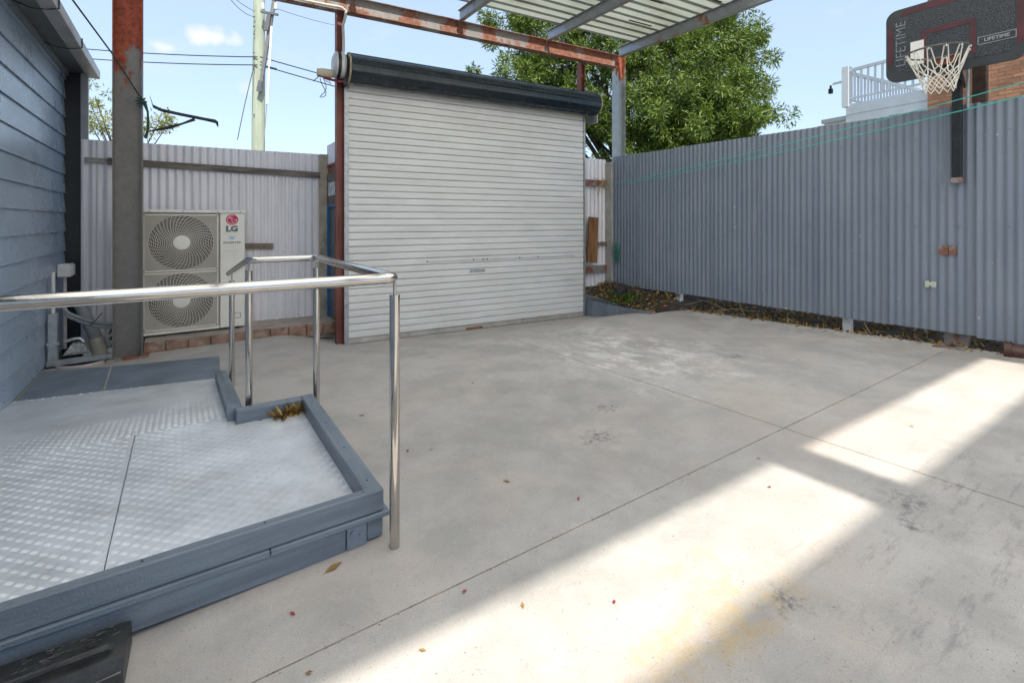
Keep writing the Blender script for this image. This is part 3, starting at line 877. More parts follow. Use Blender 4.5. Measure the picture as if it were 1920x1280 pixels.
MB().box((1.69, FY(1.7) - .075, .13), (1.80, FY(1.7) + .02, 2.56)).build('end_post', simple('cream_timber', (.46, .40, .31), .8, 0, .2, 6), lf)
# side gate in the short return wall
sg = thing('side_gate', 'dark gate in bright blue frame beside the red steel column', 'gate', (1.79, 7.3, .1))
y0, y1 = sy(1.8) + .10, FY(1.79) - .02
corr_sheet((1.80, y1), (1.80, y0), 2.38, 2.70, .0914, .010, (-1, 0)).build('top_sheet', LFEN, sg, smooth=True)
MB().box((1.785, y0, 2.37), (1.84, y1, 2.40)).build('red_channel', REDP, sg)
MB().box((1.80, y0, 2.26), (1.835, y1, 2.368)).build('red_channel', REDP, sg)
MB().box((1.783, y0, 2.13), (1.84, y1, 2.257)).build('lintel', OLDW, sg)
MB().box((1.79, y0, 1.93), (1.83, y1 - .09, 2.127)).build('transom_pane', simple('transom_white', (.62, .66, .70), .25), sg)
MB().box((1.783, y1 - .088, 1.93), (1.84, y1, 2.127)).build('transom_stud', OLDW, sg)
MB().box((1.781, y0, 1.80), (1.84, y1, 1.927)).build('lintel', OLDW, sg)
MB().box((1.783, y1 - .14, .11), (1.85, y1 - .02, 1.797)).build('door_frame', BLUE, sg)
MB().box((1.783, y0, 1.76), (1.85, y1 - .142, 1.797)).build('door_frame', BLUE, sg)
MB().box((1.805, y0, -.12), (1.84, y1 - .145, 1.757)).build('door_leaf', DOORD, sg)

# narrow infill fence between the roller door and the corner
nf = thing('corrugated_infill', 'narrow pale corrugated panel with rusty rails between roller door and grey fence', 'fence panel', (6.35, 6.6, .3))
corr_sheet((6.04, sy(6.04) + .16), (6.64, sy(6.64) + .16), .34, 2.72, .0914, .010, (0, -1)).build('sheet', LFEN, nf, smooth=True)
for z, h in ((2.26, .11), (1.13, .07), (.66, .13)):
    MB().box((6.03, sy(6.3) + .07, z - h / 2), (6.66, sy(6.3) + .13, z + h / 2)).build('rail', RUSTY, nf)
MB().bbox((6.60, 6.44, .1), (6.72, 6.60, 2.66)).build('end_post', simple('pale_post', (.42, .40, .37), .8), nf)
pk = MB(); pk.add([(6.08, 6.52, .80), (6.30, 6.50, .78), (6.36, 6.53, 1.62), (6.13, 6.53, 1.63), (6.08, 6.545, .80), (6.30, 6.525, .78), (6.36, 6.555, 1.62), (6.13, 6.555, 1.63)],
                  [(0, 1, 2, 3), (7, 6, 5, 4), (0, 4, 5, 1), (1, 5, 6, 2), (2, 6, 7, 3), (3, 7, 4, 0)])
tag(pk.build('plank_offcut', WOODB, origin=(6.2, 6.5, .8)), 'brown plank offcut leaning on the pale corrugated infill', 'plank')
rb = MB()
for q in range(26):
    a = random.uniform(0, 6.28); r0 = random.uniform(.01, .05)
    L = random.uniform(.22, .42)
    rb.tube([(6.60 + .02 * math.cos(a), 6.30 + .02 * math.sin(a), 1.16), (6.60 + r0 * math.cos(a), 6.30 + r0 * math.sin(a), 1.16 - L * .4), (6.60 + r0 * .8 * math.cos(a + .5), 6.30 + r0 * .8 * math.sin(a + .5), 1.16 - L)], .006, 5)
tag(rb.build('rope_bundle', ROPEG, origin=(6.6, 6.3, 1.16)), 'hank of green rope hanging at the corner of the grey fence', 'rope')
tw = MB()
for q in range(14):
    a = random.uniform(0, 6.28); L = random.uniform(.12, .3)
    tw.tube([(6.38, 6.46, 2.25), (6.38 + L * .5 * math.cos(a), 6.45, 2.25 + L * .4 * math.sin(a) + .02), (6.38 + L * math.cos(a), 6.44, 2.25 + L * .75 * math.sin(a) - .05)], .006, 4)
tag(tw.build('dry_creeper', simple('dry_creeper', (.40, .30, .17), .9), origin=(6.38, 6.46, 2.25)), 'knot of dry creeper twigs on the upper rusty rail', 'twigs')
for nm, a, b, sag in (('drying line tied to the corner post, upper strand along the grey fence', (6.60, 6.46, 2.24), (6.30, .2, 2.93), .05), ('drying line running just below its upper strand along the grey fence', (6.55, 6.0, 2.23), (6.30, .2, 2.80), .05)):
    pts = [Vector(a).lerp(Vector(b), i / 16) - Vector((0, 0, sag * 4 * (i / 16) * (1 - i / 16))) for i in range(17)]
    tag(MB().tube(pts, .0055, 5).build('clothes_line', TEAL, origin=a), 'teal ' + nm, 'clothes line')

# ------------------------------------------------------------------ brick-edged ledge with air conditioner
lg = thing('brick_ledge', 'raised concrete ledge edged with old red bricks under the air conditioner', 'ledge', (.6, 7.4, 0))
LY = 7.16
MB().bbox((-.40, LY + .02, -.1), (1.795, FY(.5) + .2, .128), .01).build('ledge_top', simple('ledge_concrete', (.40, .345, .30), .9, 0, .15, 5, .5, 60, dirt=(.28, .22, .18), dirt_amt=.5), lg)
x = -.40
while x < 1.70:
    L = .225 + random.uniform(-.01, .01)
    xe = min(x + L, 1.795)
    m = MB().bbox((x, LY - .03 + random.uniform(-.006, .006), -.05), (xe - .008, LY + .07, .118 + random.uniform(-.01, .004)), .008)
    b = m.build('brick', BRICKA, lg)
    x = xe
for q in range(4):
    MB().tube([(1.796, LY + .02 + .04 * (q % 2), .085 - .045 * (q // 2)), (1.80, LY + .02 + .04 * (q % 2), .085 - .045 * (q // 2))], .013, 10).build('brick_hole', DARK, b)

ac = thing('air_conditioner', 'cream outdoor air conditioner with two round fan grilles and LG badge', 'air conditioner', (.12, 7.5, .15))
ax0, ax1, ay, az0, az1 = -.435, .668, 7.355, .155, 1.685
YB = ay + .36
MB().bbox((ax0, ay + .09, az0), (ax1, YB, az1 - .004), .01).build('body', ACM, ac)
FR = ax0 + .815            # right edge of the fan side
zs = (az0 + .04, az0 + .765, az1 - .04)
MB().bbox((FR, ay, az0), (ax1, ay + .089, az1 - .03), .012).build('service_panel', ACM, ac)
MB().bbox((ax0 - .006, ay - .008, az1 - .028), (ax1 + .006, YB + .006, az1 + .01), .006).build('lid', ACM, ac)
MB().bbox((ax0, ay + .006, az0), (FR - .002, ay + .089, zs[0] - .002), .004).build('front_rail', ACM, ac)
for sx0 in (ax0, ):
    MB().box((ax0, ay + .004, zs[0]), (ax0 + .012, ay + .089, zs[2])).build('front_rail', ACM, ac)
for i in range(2):
    za, zb = zs[i] + .012, zs[i + 1] - .012
    xa, xb = ax0 + .018, FR - .022
    cx, cz = (xa + xb) / 2, (za + zb) / 2
    hw, hh = (xb - xa) / 2, (zb - za) / 2
    rr = min(hw, hh) * .97
    pn = MB(); N = 48; vs = []
    for q in range(N):
        a = 2 * math.pi * q / N; c, s_ = math.cos(a), math.sin(a)
        k = min(hw / max(abs(c), 1e-6), hh / max(abs(s_), 1e-6))
        vs += [(cx + rr * c, ay + .055, cz + rr * s_), (cx + k * c, ay + .055, cz + k * s_), (cx + rr * c, ay + .088, cz + rr * s_)]
    fs = []
    for q in range(N):
        q2 = (q + 1) % N
        fs += [(3 * q, 3 * q + 1, 3 * q2 + 1, 3 * q2), (3 * q + 2, 3 * q, 3 * q2, 3 * q2 + 2)]
    pn.add(vs, fs); fan = pn.build('fan_panel', simple('fan_panel_grey', (.23, .22, .2), .6), ac)
    MB().tube([(cx, ay + .082, cz), (cx, ay + .086, cz)], rr * .995, 48).build('fan_cavity', DARK, fan)
    fb = MB()
    for q in range(3):
        vs = []
        for j in range(7):
            a0 = 2 * math.pi * q / 3 + .3 * j / 6; r1 = .07 + (rr * .9 - .07) * j / 6
            for kk, da in enumerate((0, .75)):
                vs.append((cx + r1 * math.cos(a0 + da), ay + .078 - .014 * kk, cz + r1 * math.sin(a0 + da)))
        fb.add(vs, [(2 * j, 2 * j + 1, 2 * j + 3, 2 * j + 2) for j in range(6)])
    fb.build('fan_blade', FANM, fan)
    fr = MB()
    for (a, b, c, d) in ((xa - .008, za - .008, xb + .008, za + .012), (xa - .008, zb - .012, xb + .008, zb + .008), (xa - .008, za + .0125, xa + .010, zb - .0125), (xb - .010, za + .0125, xb + .008, zb - .0125)):
        fr.bbox((a, ay - .006, b), (c, ay + .05, d), .004)
    gr = fr.build('grille_frame', GRILL, ac)
    gm = MB()
    nring = 19
    for q in range(2, nring + 1):
        r1 = rr * q / nring
        dome = .028 * (1 - (r1 / rr) ** 2)
        gm.tube([(cx + r1 * math.cos(2 * math.pi * j / 56), ay - .002 - dome, cz + r1 * math.sin(2 * math.pi * j / 56)) for j in range(56)], .0030, 4, closed=True)
    for q in range(44):
        a0 = 2 * math.pi * q / 44; pts = []
        for j in range(9):
            r1 = .075 + (rr - .075) * j / 8; a = a0 - .55 * j / 8
            pts.append((cx + r1 * math.cos(a), ay - .005 - .028 * (1 - (r1 / rr) ** 2), cz + r1 * math.sin(a)))
        gm.tube(pts, .0030, 4)
    zq = za + .02
    while zq < zb - .01:
        dzc = abs(zq - cz)
        xin = math.sqrt(max(rr * rr - dzc * dzc, 0)) if dzc < rr else 0
        for sgn in (-1, 1):
            if xin < hw - .015:
                gm.tube([(cx + sgn * (xin + .002), ay + .002, zq), (cx + sgn * (hw - .006), ay + .002, zq)], .0036, 4)
        zq += .0125
    gm.build('grille', GRILL, gr)
    MB().tube([(cx, ay - .028, cz), (cx, ay - .036, cz), (cx, ay - .040, cz)], [.088, .086, .07], 32).build('hub', ACM, gr, smooth=True)
    for (sx_, sz_) in ((xa + .012, za + .012), (xb - .012, za + .012), (xa + .012, zb - .012), (xb - .012, zb - .012)):
        MB().tube([(sx_, ay - .004, sz_), (sx_, ay - .011, sz_)], .007, 8).build('screw', LOGOG, gr)
pcx = (FR + ax1) / 2 - .005
EX, EZ = Vector((1, 0, 0)), Vector((0, 0, 1))
badge = MB()
badge.tube([(pcx, ay - .001, 1.572), (pcx, ay - .006, 1.572)], .070, 40); bd = badge.build('badge', LOGOR, ac)
wm = MB()
arc = []
for q in range(31):
    a = R(75 + 285 * q / 30)
    arc.append((pcx + .054 * math.cos(a), ay - .0075, 1.572 + .054 * math.sin(a)))
wm.tube(arc, .0034, 5)
wm.tube([(pcx + .054, ay - .0075, 1.572), (pcx + .018, ay - .0075, 1.572)], .0034, 5)
wm.tube([(pcx - .002, ay - .0075, 1.604), (pcx - .002, ay - .0075, 1.542), (pcx + .016, ay - .0075, 1.542)], .0036, 5)
wm.tube([(pcx - .024, ay - .006, 1.596), (pcx - .024, ay - .010, 1.596)], .009, 12)
wm.build('badge_mark', LOGOW, bd)
text_mesh('LG', .098, (pcx - .002, ay, 1.448), EX, EZ, .002, .006, sx=1.15).build('lettering', LOGOG, ac)
text_mesh('INVERTER', .034, (pcx - .004, ay, 1.268), EX, EZ, .002, .0008, shear=.35, sx=1.35).build('lettering', LOGOG, ac)
st = MB().box((pcx - .046, ay - .003, 1.305), (pcx + .042, ay - .0005, 1.366)).build('sticker', simple('sticker_white', (.72, .76, .80), .4), ac)
lm = MB()
for q, w_ in enumerate((.010, .014, .008, .012)):
    lm.box((pcx - .032 + q * .0165, ay - .0042, 1.347), (pcx - .032 + q * .0165 + w_, ay - .0032, 1.356))
lm.build('sticker_print', LOGOB, st)
sm = MB()
sm.extr([(-.03, 0), (0, .014), (.03, 0), (0, -.014)], (pcx - .002, ay - .0035, 1.326), EX, EZ, (0, -.0012, 0)); sm.build('sticker_print', LOGOB, st)
for zc in (1.392, 1.16):
    MB().box((pcx - .10, ay - .0025, zc - .002), (pcx + .10, ay - .0002, zc + .002)).build('crease', WGREY, ac)
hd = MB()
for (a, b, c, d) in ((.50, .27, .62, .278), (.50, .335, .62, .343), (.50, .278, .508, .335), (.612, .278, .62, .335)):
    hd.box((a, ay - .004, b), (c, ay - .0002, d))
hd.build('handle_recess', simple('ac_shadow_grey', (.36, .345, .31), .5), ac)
MB().box((.49, ay - .003, .425), (.655, ay - .0002, .430)).build('crease', GRILL, ac)
for xf in (ax0 + .14, ax1 - .18):
    MB().box((xf, ay + .03, .128), (xf + .09, YB - .02, .155)).build('foot', BLKP, ac)
for sx_ in (ax0 + .08, ax0 + .42, ax0 + .79, ax1 - .05):
    MB().tube([(sx_, ay - .009, az1 - .010), (sx_, ay - .013, az1 - .010)], .007, 8).build('screw', LOGOG, ac)

# ------------------------------------------------------------------ plumbing and bits at the foot of the house wall
dp = thing('drain_pipe', 'fat grey drain pipe slanting into a cream socket beside the wall', 'pipe', (-.85, 7.6, 0))
MB().tube([(-1.09, 7.86, .62), (-.86, 7.55, .12)], .062, 18).build('pipe', PIPEG, dp, smooth=True)
MB().tube([(-.872, 7.566, .145), (-.835, 7.515, .0), (-.83, 7.51, -.05)], .075, 18).build('socket', simple('cream_pvc', (.55, .50, .43), .5), dp, smooth=True)
for q, (lab) in enumerate(('upper grey insulated hose looping from the house wall to the steel column', 'lower grey insulated hose sagging beneath its neighbour to the steel column')):
    o = .04 * q
    pts = [(-1.17 + .02 * q, 7.45, .60 - o), (-1.10, 7.42, .50 - o), (-.98, 7.38, .43 - o), (-.84, 7.34, .375 - o), (-.68, 7.30, .345 - o), (-.55, 7.28, .33 - o), (-.44, 7.42, .30 - o)]
    tag(MB().tube(pts, .019, 10).build('insulated_hose', PIPEG, origin=(-.8, 7.35, .4), smooth=True), lab, 'hose')
tag(MB().tube([(-.90, 7.33, .36), (-.85, 7.31, .41), (-.79, 7.30, .49)], .005, 5).build('cable_tie', WIRE, origin=(-.9, 7.33, .36)), 'black cable tie end sticking up from the grey hoses', 'cable tie')
fr = thing('steel_angle_frame', 'galvanised steel angle frame standing over the drain at the wall foot', 'frame', (-1.15, 7.2, 0))
MB().bbox((-1.215, 7.06, .02), (-1.135, 7.14, .56)).build('upright', GALV, fr)
MB().beam((-1.215, 7.04, .03), (-.66, 7.02, .045), .07, .05).build('crossbar', GALV, fr)
MB().tube([(-1.175, 7.10, .56), (-1.175, 7.10, 1.0)], .018, 10).build('riser', WGREY, fr, smooth=True)
MB().box((-1.22, 7.052, .22), (-1.12, 7.058, .25)).build('strap', GALV, fr)
dr = thing('drain_gully', 'dark open drain gully with metal tap at the foot of the wall', 'drain', (-.98, 7.1, 0))
m = MB(); m.tube([(-.94, 7.12, fz(-.94, 7.1) + .003), (-.94, 7.12, fz(-.94, 7.1) + .006)], .21, 28); m.build('opening', DARK, dr)
MB().tube([(-.94 + .215 * math.cos(2 * math.pi * q / 30), 7.12 + .215 * math.sin(2 * math.pi * q / 30), fz(-.94, 7.1) + .006) for q in range(30)], .018, 8, closed=True).build('rim', CONC, dr, smooth=True)
m = MB(); m.extr([(-.13, 0), (.10, 0), (.05, .12), (-.05, .13)], (-.99, 7.22, .06), (1, 0, 0), (0, 0, 1), (0, .10, 0)); m.build('metal_cover', simple('crumpled_alu', (.62, .60, .56), .3, .8, .2, 20, .6, 25), dr)
MB().tube([(-1.10, 7.20, .22), (-1.02, 7.20, .24), (-.97, 7.20, .24), (-.94, 7.20, .20)], .02, 8).build('tap', GALV, dr, smooth=True)
MB().tube([(-1.0, 7.20, .26), (-1.0, 7.20, .34)], .008, 6).build('tap_spindle', BLKP, dr)

# ------------------------------------------------------------------ access platform and ramp
PX, PY0, PY1, RX, RY = .80, 2.29, 3.86, .29, 5.56
DZ = .168
pf = thing('access_platform', 'blue-grey timber platform and ramp decked with aluminium tread plate', 'platform', (0, 3.5, 0))
PXL = WX + .006
# support boards
m = MB(); m.bbox((PXL, PY0, .014), (.62, PY0 + .045, .125), .004); m.build('fascia_board', TIMB, pf)
MB().bbox((.623, PY0 - .006, .022), (.716, PY0 + .04, .127), .003).build('bracket_plate', GREYB, pf)
MB().bbox((.719, PY0, .034), (.795, PY0 + .045, .125), .004).build('fascia_board', TIMB, pf)
for bx_, bz_ in ((.648, .098), (.688, .082)):
    MB().tube([(bx_, PY0 - .006, bz_), (bx_, PY0 - .016, bz_)], .010, 8).build('bolt', GREYB, pf)
MB().bbox((.75, PY0 + .046, .01), (.795, PY1, .125), .004).build('fascia_board', TIMBY, pf)
for (a, b) in ((PXL, .30), (.303, .825)):
    MB().bbox((a, PY0 - .014, .126), (b, PY0 + .06, .152), .004).build('edge_strip', TIMB, pf)
MB().bbox((.745, PY0 + .061, .126), (.825, PY1 + .03, .152), .004).build('edge_strip', TIMBY, pf)
# kerbs
KT = .258
MB().bbox((PXL, PY0 - .002, .1535), (PX, PY0 + .048, KT), .006).build('kerb', TIMB, pf)
MB().bbox((PX - .088, PY0 + .0485, .1535), (PX - .001, PY1 - .001, KT - .001), .006).build('kerb', TIMBY, pf)
MB().bbox((RX + .001, PY1 - .085, .1535), (PX - .0885, PY1, KT - .002), .006).build('kerb', TIMB, pf)


def rz(y):      # top of the ramp surface
    return DZ + (fz(-.3, RY) + .012 - DZ) * min(max((y - 3.95) / (RY - 3.95), 0), 1)


m = MB()
vs = []
for y, hh in ((PY1 + .001, .09), (RY - .10, .088)):
    for x in (RX - .045, RX + .045):
        vs += [(x, y, rz(y) - .06 if y < 5 else fz(x, y) - .01), (x, y, rz(y) + hh)]
m.add(vs, [(0, 1, 3, 2), (4, 6, 7, 5), (0, 4, 5, 1), (2, 3, 7, 6), (0, 2, 6, 4), (1, 5, 7, 3)])
m.build('kerb', TIMBY, pf)
MB().box((PXL, PY0 + .35, .0), (PX - .09, PY0 + .39, .15)).build('joist', TIMB, pf)
for (x, y) in [(PXL + .25 + .42 * q, PY0 + .024) for q in range(5)] + [(PX - .045, PY0 + .12 + .42 * q) for q in range(4)] + [(.38, PY1 - .04), (.62, PY1 - .04)]:
    MB().tube([(x, y, KT - .001), (x, y, KT + .0012)], .0045, 8).build('screw_head', DARK, pf)
# tread plates
plates = [((PXL + .002, -.267), (PY0 + .049, 3.955), 0, 'flat'), ((-.263, PX - .0885), (PY0 + .049, PY1 - .086), 0, 'flat'), ((-.263, RX), (PY1 - .0855, 3.955), 0, 'flat'), ((PXL + .002, RX - .046), (3.960, RY), 1, 'ramp')]


def plate_z(y, kind):
    return DZ if kind == 'flat' else rz(y)


bar = np.array([(-.0130, 0, 0), (0, -.0021, 0), (.0130, 0, 0), (0, .0021, 0), (-.007, 0, .0014), (.007, 0, .0014)])
barf = np.array([(0, 1, 4), (1, 5, 4), (1, 2, 5), (2, 3, 5), (3, 4, 5), (3, 0, 4)])
for (xs_, ys_, sk, kind) in plates:
    m = MB(); x0, x1 = xs_; y0, y1 = ys_
    ye0 = y1; ye1 = y1
    if kind == 'ramp': ye0, ye1 = y1 + .28, y1 + .02
    vs = [(x0, y0, plate_z(y0, kind)), (x1, y0, plate_z(y0, kind)), (x1, ye1, plate_z(ye1, kind)), (x0, ye0, plate_z(ye0, kind) - (.0 if kind == 'flat' else .004))]
    vs += [(a, b, c - .006) for a, b, c in vs]
    m.add(vs, [(0, 1, 2, 3), (7, 6, 5, 4), (0, 4, 5, 1), (1, 5, 6, 2), (2, 6, 7, 3), (3, 7, 4, 0)])
    pl = m.build('tread_plate', ALU, pf)
    # five-bar raised tread
    cell = .036; V = []; F = []; cnt = 0
    nx_, ny_ = int((x1 - x0) / cell), int((max(ye0, ye1) - y0) / cell)
    for i in range(nx_ + 1):
        for j in range(ny_ + 1):
            cxx = x0 + (i + .5) * cell; cyy = y0 + (j + .5) * cell
            ang = R(0 if (i + j) % 2 else 90) + R(45 if not sk else 0)
            c, s_ = math.cos(ang), math.sin(ang)
            for q in range(5):
                o = (q - 2) * .0066
                bx = bar.copy(); bx[:, 1] += o
                X = cxx + bx[:, 0] * c - bx[:, 1] * s_; Y = cyy + bx[:, 0] * s_ + bx[:, 1] * c
                if X.min() < x0 + .001 or X.max() > x1 - .001 or Y.min() < y0 + .001: continue
                lim = ye0 + (ye1 - ye0) * ((cxx - x0) / (x1 - x0))
                if Y.max() > lim - .002: continue
                Z = np.array([plate_z(t, kind) for t in Y]) + bx[:, 2] - .0003
                V.append(np.stack([X, Y, Z], 1)); F.append(barf + cnt * 6); cnt += 1
    tr = MB(); tr.v = [tuple(p) for p in np.concatenate(V)]; tr.f = [tuple(int(q) for q in f) for f in np.concatenate(F)]
    to = tr.build('tread_bars', ALU, pl); to['kind'] = 'stuff'

# stainless handrail
hr = thing('handrail', 'polished stainless steel handrail on round posts around the platform', 'handrail', (.8, 3.0, 0))
posts = [((.815, 2.185), 1.285), ((.835, 3.90), 1.272), ((.385, 3.955), 1.272), ((.365, 5.20), 1.075), ((-1.05, 2.185), 1.285)]
for (x, y), zt in posts:
    m = MB(); m.tube([(x, y, fz(x, y) - .02), (x, y, zt - .085), (x, y, zt - .083)], .0235, 20); po = m.build('post', STEEL, hr, smooth=True)
    MB().tube([(x, y, zt - .086), (x, y, zt - .078), (x, y, zt - .0775)], [.0245, .0245, .008], 20).build('cap', STEEL, po, smooth=True)
    MB().tube([(x, y, zt - .09), (x, y, zt - .02)], .0075, 10).build('pin', STEEL, po, smooth=True)
P = [(-1.18, 2.185, 1.290), (.815, 2.185, 1.285), (.835, 3.90, 1.272), (.385, 3.955, 1.272), (.355, 5.42, 1.045)]
for i in range(4):
    a = Vector(P[i]); b = Vector(P[i + 1]); d = (b - a).normalized()
    aa = a + d * (.03 if i else 0); bb = b - d * (.03 if i < 3 else 0)
    MB().tube([aa, aa.lerp(bb, .5), bb], .0255, 24).build('rail', STEEL, hr, smooth=True)
for i in (1, 2, 3):
    a, b, c = Vector(P[i - 1]), Vector(P[i]), Vector(P[i + 1])
    d0 = (b - a).normalized(); d1 = (c - b).normalized()
    pts = []
    for q in range(9):
        t = q / 8
        pts.append((b - d0 * .05).lerp(b, t).lerp(b.lerp(b + d1 * .05, t), t))
    MB().tube(pts, .0268, 24).build('elbow', STEEL, hr, smooth=True)
MB().tube([Vector(P[4]), Vector(P[4]) + Vector((0, .012, -.002))], [.027, .02], 20).build('end_cap', STEEL, hr, smooth=True)

# ------------------------------------------------------------------ black bait station in the corner by the platform
bs = thing('bait_station', 'scuffed black plastic bait station lying against the platform front', 'bait station', (-.33, 2.13, 0))
prof = [(0, .0), (.0, .055), (.03, .105), (.07, .118), (.19, .112), (.215, .095), (.23, .0)]      # y, z
bx0, bx1 = -.56, -.165
m = MB(); vs = []
for x, ins in ((bx0, .02), (bx0 + .03, 0), (bx1 - .02, 0), (bx1, .012)):
    for (yy, zz) in prof:
        sc = 1 - ins * 2.2
        vs.append((x + .03 * (yy - .1), 2.275 - .115 + (yy - .115) * sc, fz(-.3, 2.1) + .002 + zz * (1 - ins * 4)))
n = len(prof)
fs = [(r * n + i, r * n + i + 1, (r + 1) * n + i + 1, (r + 1) * n + i) for r in range(3) for i in range(n - 1)]
fs += [tuple(range(n))[::-1], tuple(range(3 * n, 4 * n))]
m.add(vs, fs); m.build('body', BLACK, bs, smooth=True)
m = MB(); m.tube([(bx0 + .05, 2.105, .118), (bx0 + .06, 2.10, .127), (bx1 - .05, 2.10, .127), (bx1 - .04, 2.105, .118)], .011, 8); m.build('lid_ridge', BLACK, bs, smooth=True)
m = MB(); m.tube([(bx0 + .03, 2.055, .055), (bx1 - .01, 2.055, .058)], .004, 5); m.build('lid_seam', simple('scuffed_seam', (.16, .15, .14), .6), bs)
SCUF = simple('scuffed_emboss', (.09, .09, .088), .6, 0, .3, 20)
em = MB()
for q in range(46):          # worn, unreadable embossing and scuffs
    x = random.uniform(-.46, -.20); y = random.choice((2.215, 2.20, 2.175, 2.16)) + random.uniform(-.006, .006); a_ = random.uniform(-.6, .6)
    L = random.uniform(.006, .022); z = fz(-.3, 2.1) + .002 + .1195
    em.tube([(x, y, z), (x + L * math.cos(a_), y + L * math.sin(a_), z)], .0012, 4)
em.build('emboss', SCUF, bs)['kind'] = 'stuff'

# ------------------------------------------------------------------ basketball hoop on the fence
bb = thing('basketball_hoop', 'dark basketball backboard with maroon border, rim and white net above the fence', 'basketball hoop', (6.5, 1.56, 2.0))
BX = 6.275; BY0, BY1 = 1.005, 2.06; BZ0, BZ1 = 3.03, 3.79


def rrect(y0, z0, y1, z1, r, n=6):
    pts = []
    for (cy, cz, a0) in ((y1 - r, z1 - r, 0), (y0 + r, z1 - r, 90), (y0 + r, z0 + r, 180), (y1 - r, z0 + r, 270)):
        for q in range(n + 1):
            a = R(a0 + 90 * q / n); pts.append((cy + r * math.cos(a), cz + r * math.sin(a)))
    return pts


def plate(poly, x, t, name, mat, parent):
    return MB().extr([(a, b) for a, b in poly], (x, 0, 0), (0, 1, 0), (0, 0, 1), (t, 0, 0)).build(name, mat, parent)


board = plate(rrect(BY0, BZ0, BY1, BZ1, .10), BX, .045, 'backboard', simple('board_grey', (.030, .038, .047), .4, 0, .15, 5, .05, 60), bb)


def m_pebble():
    t = NT('pebbled_board')
    v = t.n.new('ShaderNodeTexVoronoi'); v.inputs['Scale'].default_value = 95; t.l.new(t.pos, v.inputs['Vector'])
    col = t.mix(t.ramp(v.outputs['Distance'], .2, .6), (.075, .095, .12), (.014, .022, .030))
    return t.done(col, .35, 0, t.ramp(v.outputs['Distance'], .2, .6, 1, 0), .8, .006)


plate(rrect(BY0 + .075, BZ0 + .085, BY1 - .075, BZ1 - .095, .05), BX - .004, .0035, 'pebbled_face', m_pebble(), board)
for poly in ([(BY0 + .09, BZ1 - .075), (BY1 - .12, BZ1 - .075), (BY1 - .15, BZ1 - .02), (BY0 + .12, BZ1 - .02)], [(BY1 - .062, BZ0 + .20), (BY1 - .018, BZ0 + .16), (BY1 - .018, BZ1 - .14), (BY1 - .062, BZ1 - .18)],
             [(BY0 + .018, BZ0 + .16), (BY0 + .062, BZ0 + .12), (BY0 + .062, BZ1 - .05), (BY0 + .018, BZ1 - .08)]):
    plate(poly, BX - .003, .0025, 'border_print', MAROON, board)
sq = MB()
for (a, b, c, d) in ((1.34, 3.46, 1.76, 3.505), (1.34, 3.16, 1.385, 3.4595), (1.715, 3.16, 1.76, 3.4595)):
    sq.box((BX - .0068, a, b), (BX - .0043, c, d))
sq.build('target_square', MAROON, board)
LOGOF = simple('faded_logo', (.36, .38, .40), .5)
WTX = simple('board_lettering', (.22, .26, .30), .5)
text_mesh('LIFETIME', .125, (BX - .0045, 1.925, 3.42), (0, 0, 1), (0, 1, 0), .002, -.0012).build('lettering', WTX, board)
text_mesh('LIFETIME', .045, (BX - .0045, 1.20, 3.265), (0, -1, 0), (0, 0, 1), .002, .0012).build('lettering', LOGOF, board)
fm = MB()
for (a, b, c, d) in ((1.07, 3.228, 1.33, 3.233), (1.07, 3.297, 1.33, 3.302), (1.07, 3.2335, 1.075, 3.2965), (1.325, 3.2335, 1.33, 3.2965)):
    fm.box((BX - .0065, a, b), (BX - .0045, c, d))
fm.build('logo_frame', LOGOF, board)
MB().box((BX - .012, 1.735, 3.17), (BX - .008, 1.845, 3.41)).build('white_plate', WHITE, board)
RC = Vector((5.98, 1.555, 3.175)); RR = .236
MB().tube([RC + Vector((RR * math.cos(2 * math.pi * q / 48), RR * math.sin(2 * math.pi * q / 48), 0)) for q in range(48)], .009, 8, closed=True).build('rim', simple('rim_steel', (.16, .15, .14), .45, .5, .2, 12), bb, smooth=True)
MB().bbox((BX - .05, 1.48, 3.10), (BX - .0125, 1.63, 3.19), .005).build('rim_mount', simple('rim_mount', (.20, .05, .03), .5, .2), bb)
m = MB()
for s_ in (-.06, .06):
    m.tube([(BX - .02, 1.555 + s_, 3.165), (RC.x + RR - .01, 1.555 + s_ * .7, 3.172)], .009, 6)
m.build('rim_arm', simple('rim_arm', (.16, .13, .12), .5, .4), bb)
net = MB()
lev = [(0, .236), (-.155, .178), (-.215, .155), (-.27, .137), (-.325, .124), (-.375, .117)]
for j in range(12):
    for sg_ in (-1, 1):
        pts = []
        for i, (dz, rad) in enumerate(lev):
            a = R(30 * j) + sg_ * R(15) * (i if i < 2 else i) * (.62 if i == 1 else 1.0) + (sg_ * R(3) if i == 0 else 0)
            pts.append(RC + Vector((rad * math.cos(a) - dz * .05, rad * math.sin(a) + dz * .03, dz + random.uniform(-.008, .008))))
        net.tube(pts, .0048, 5)
net.build('net', NETM, bb, smooth=True)
hk = MB()
for j in range(12):
    a = R(30 * j); hk.tube([RC + Vector((.236 * math.cos(a), .236 * math.sin(a), -.004)), RC + Vector((.24 * math.cos(a), .24 * math.sin(a), -.022))], .008, 6)
hk.build('net_hooks', WGREY, bb)
pole = MB(); pole.bbox((FX - .085, 1.52, 1.955), (FX - .022, 1.595, 3.45), .006); po = pole.build('mounting_post', BLKP, bb)
for z in (2.12, 2.27, 2.42, 2.56, 2.70):
    MB().tube([(FX - .085, 1.557, z), (FX - .087, 1.557, z)], .008, 10).build('bolt_hole', DARK, po)
MB().bbox((FX - .10, 1.515, 1.945), (FX - .016, 1.60, 2.0), .004).build('post_shoe', RUSTY, po)
m = MB()
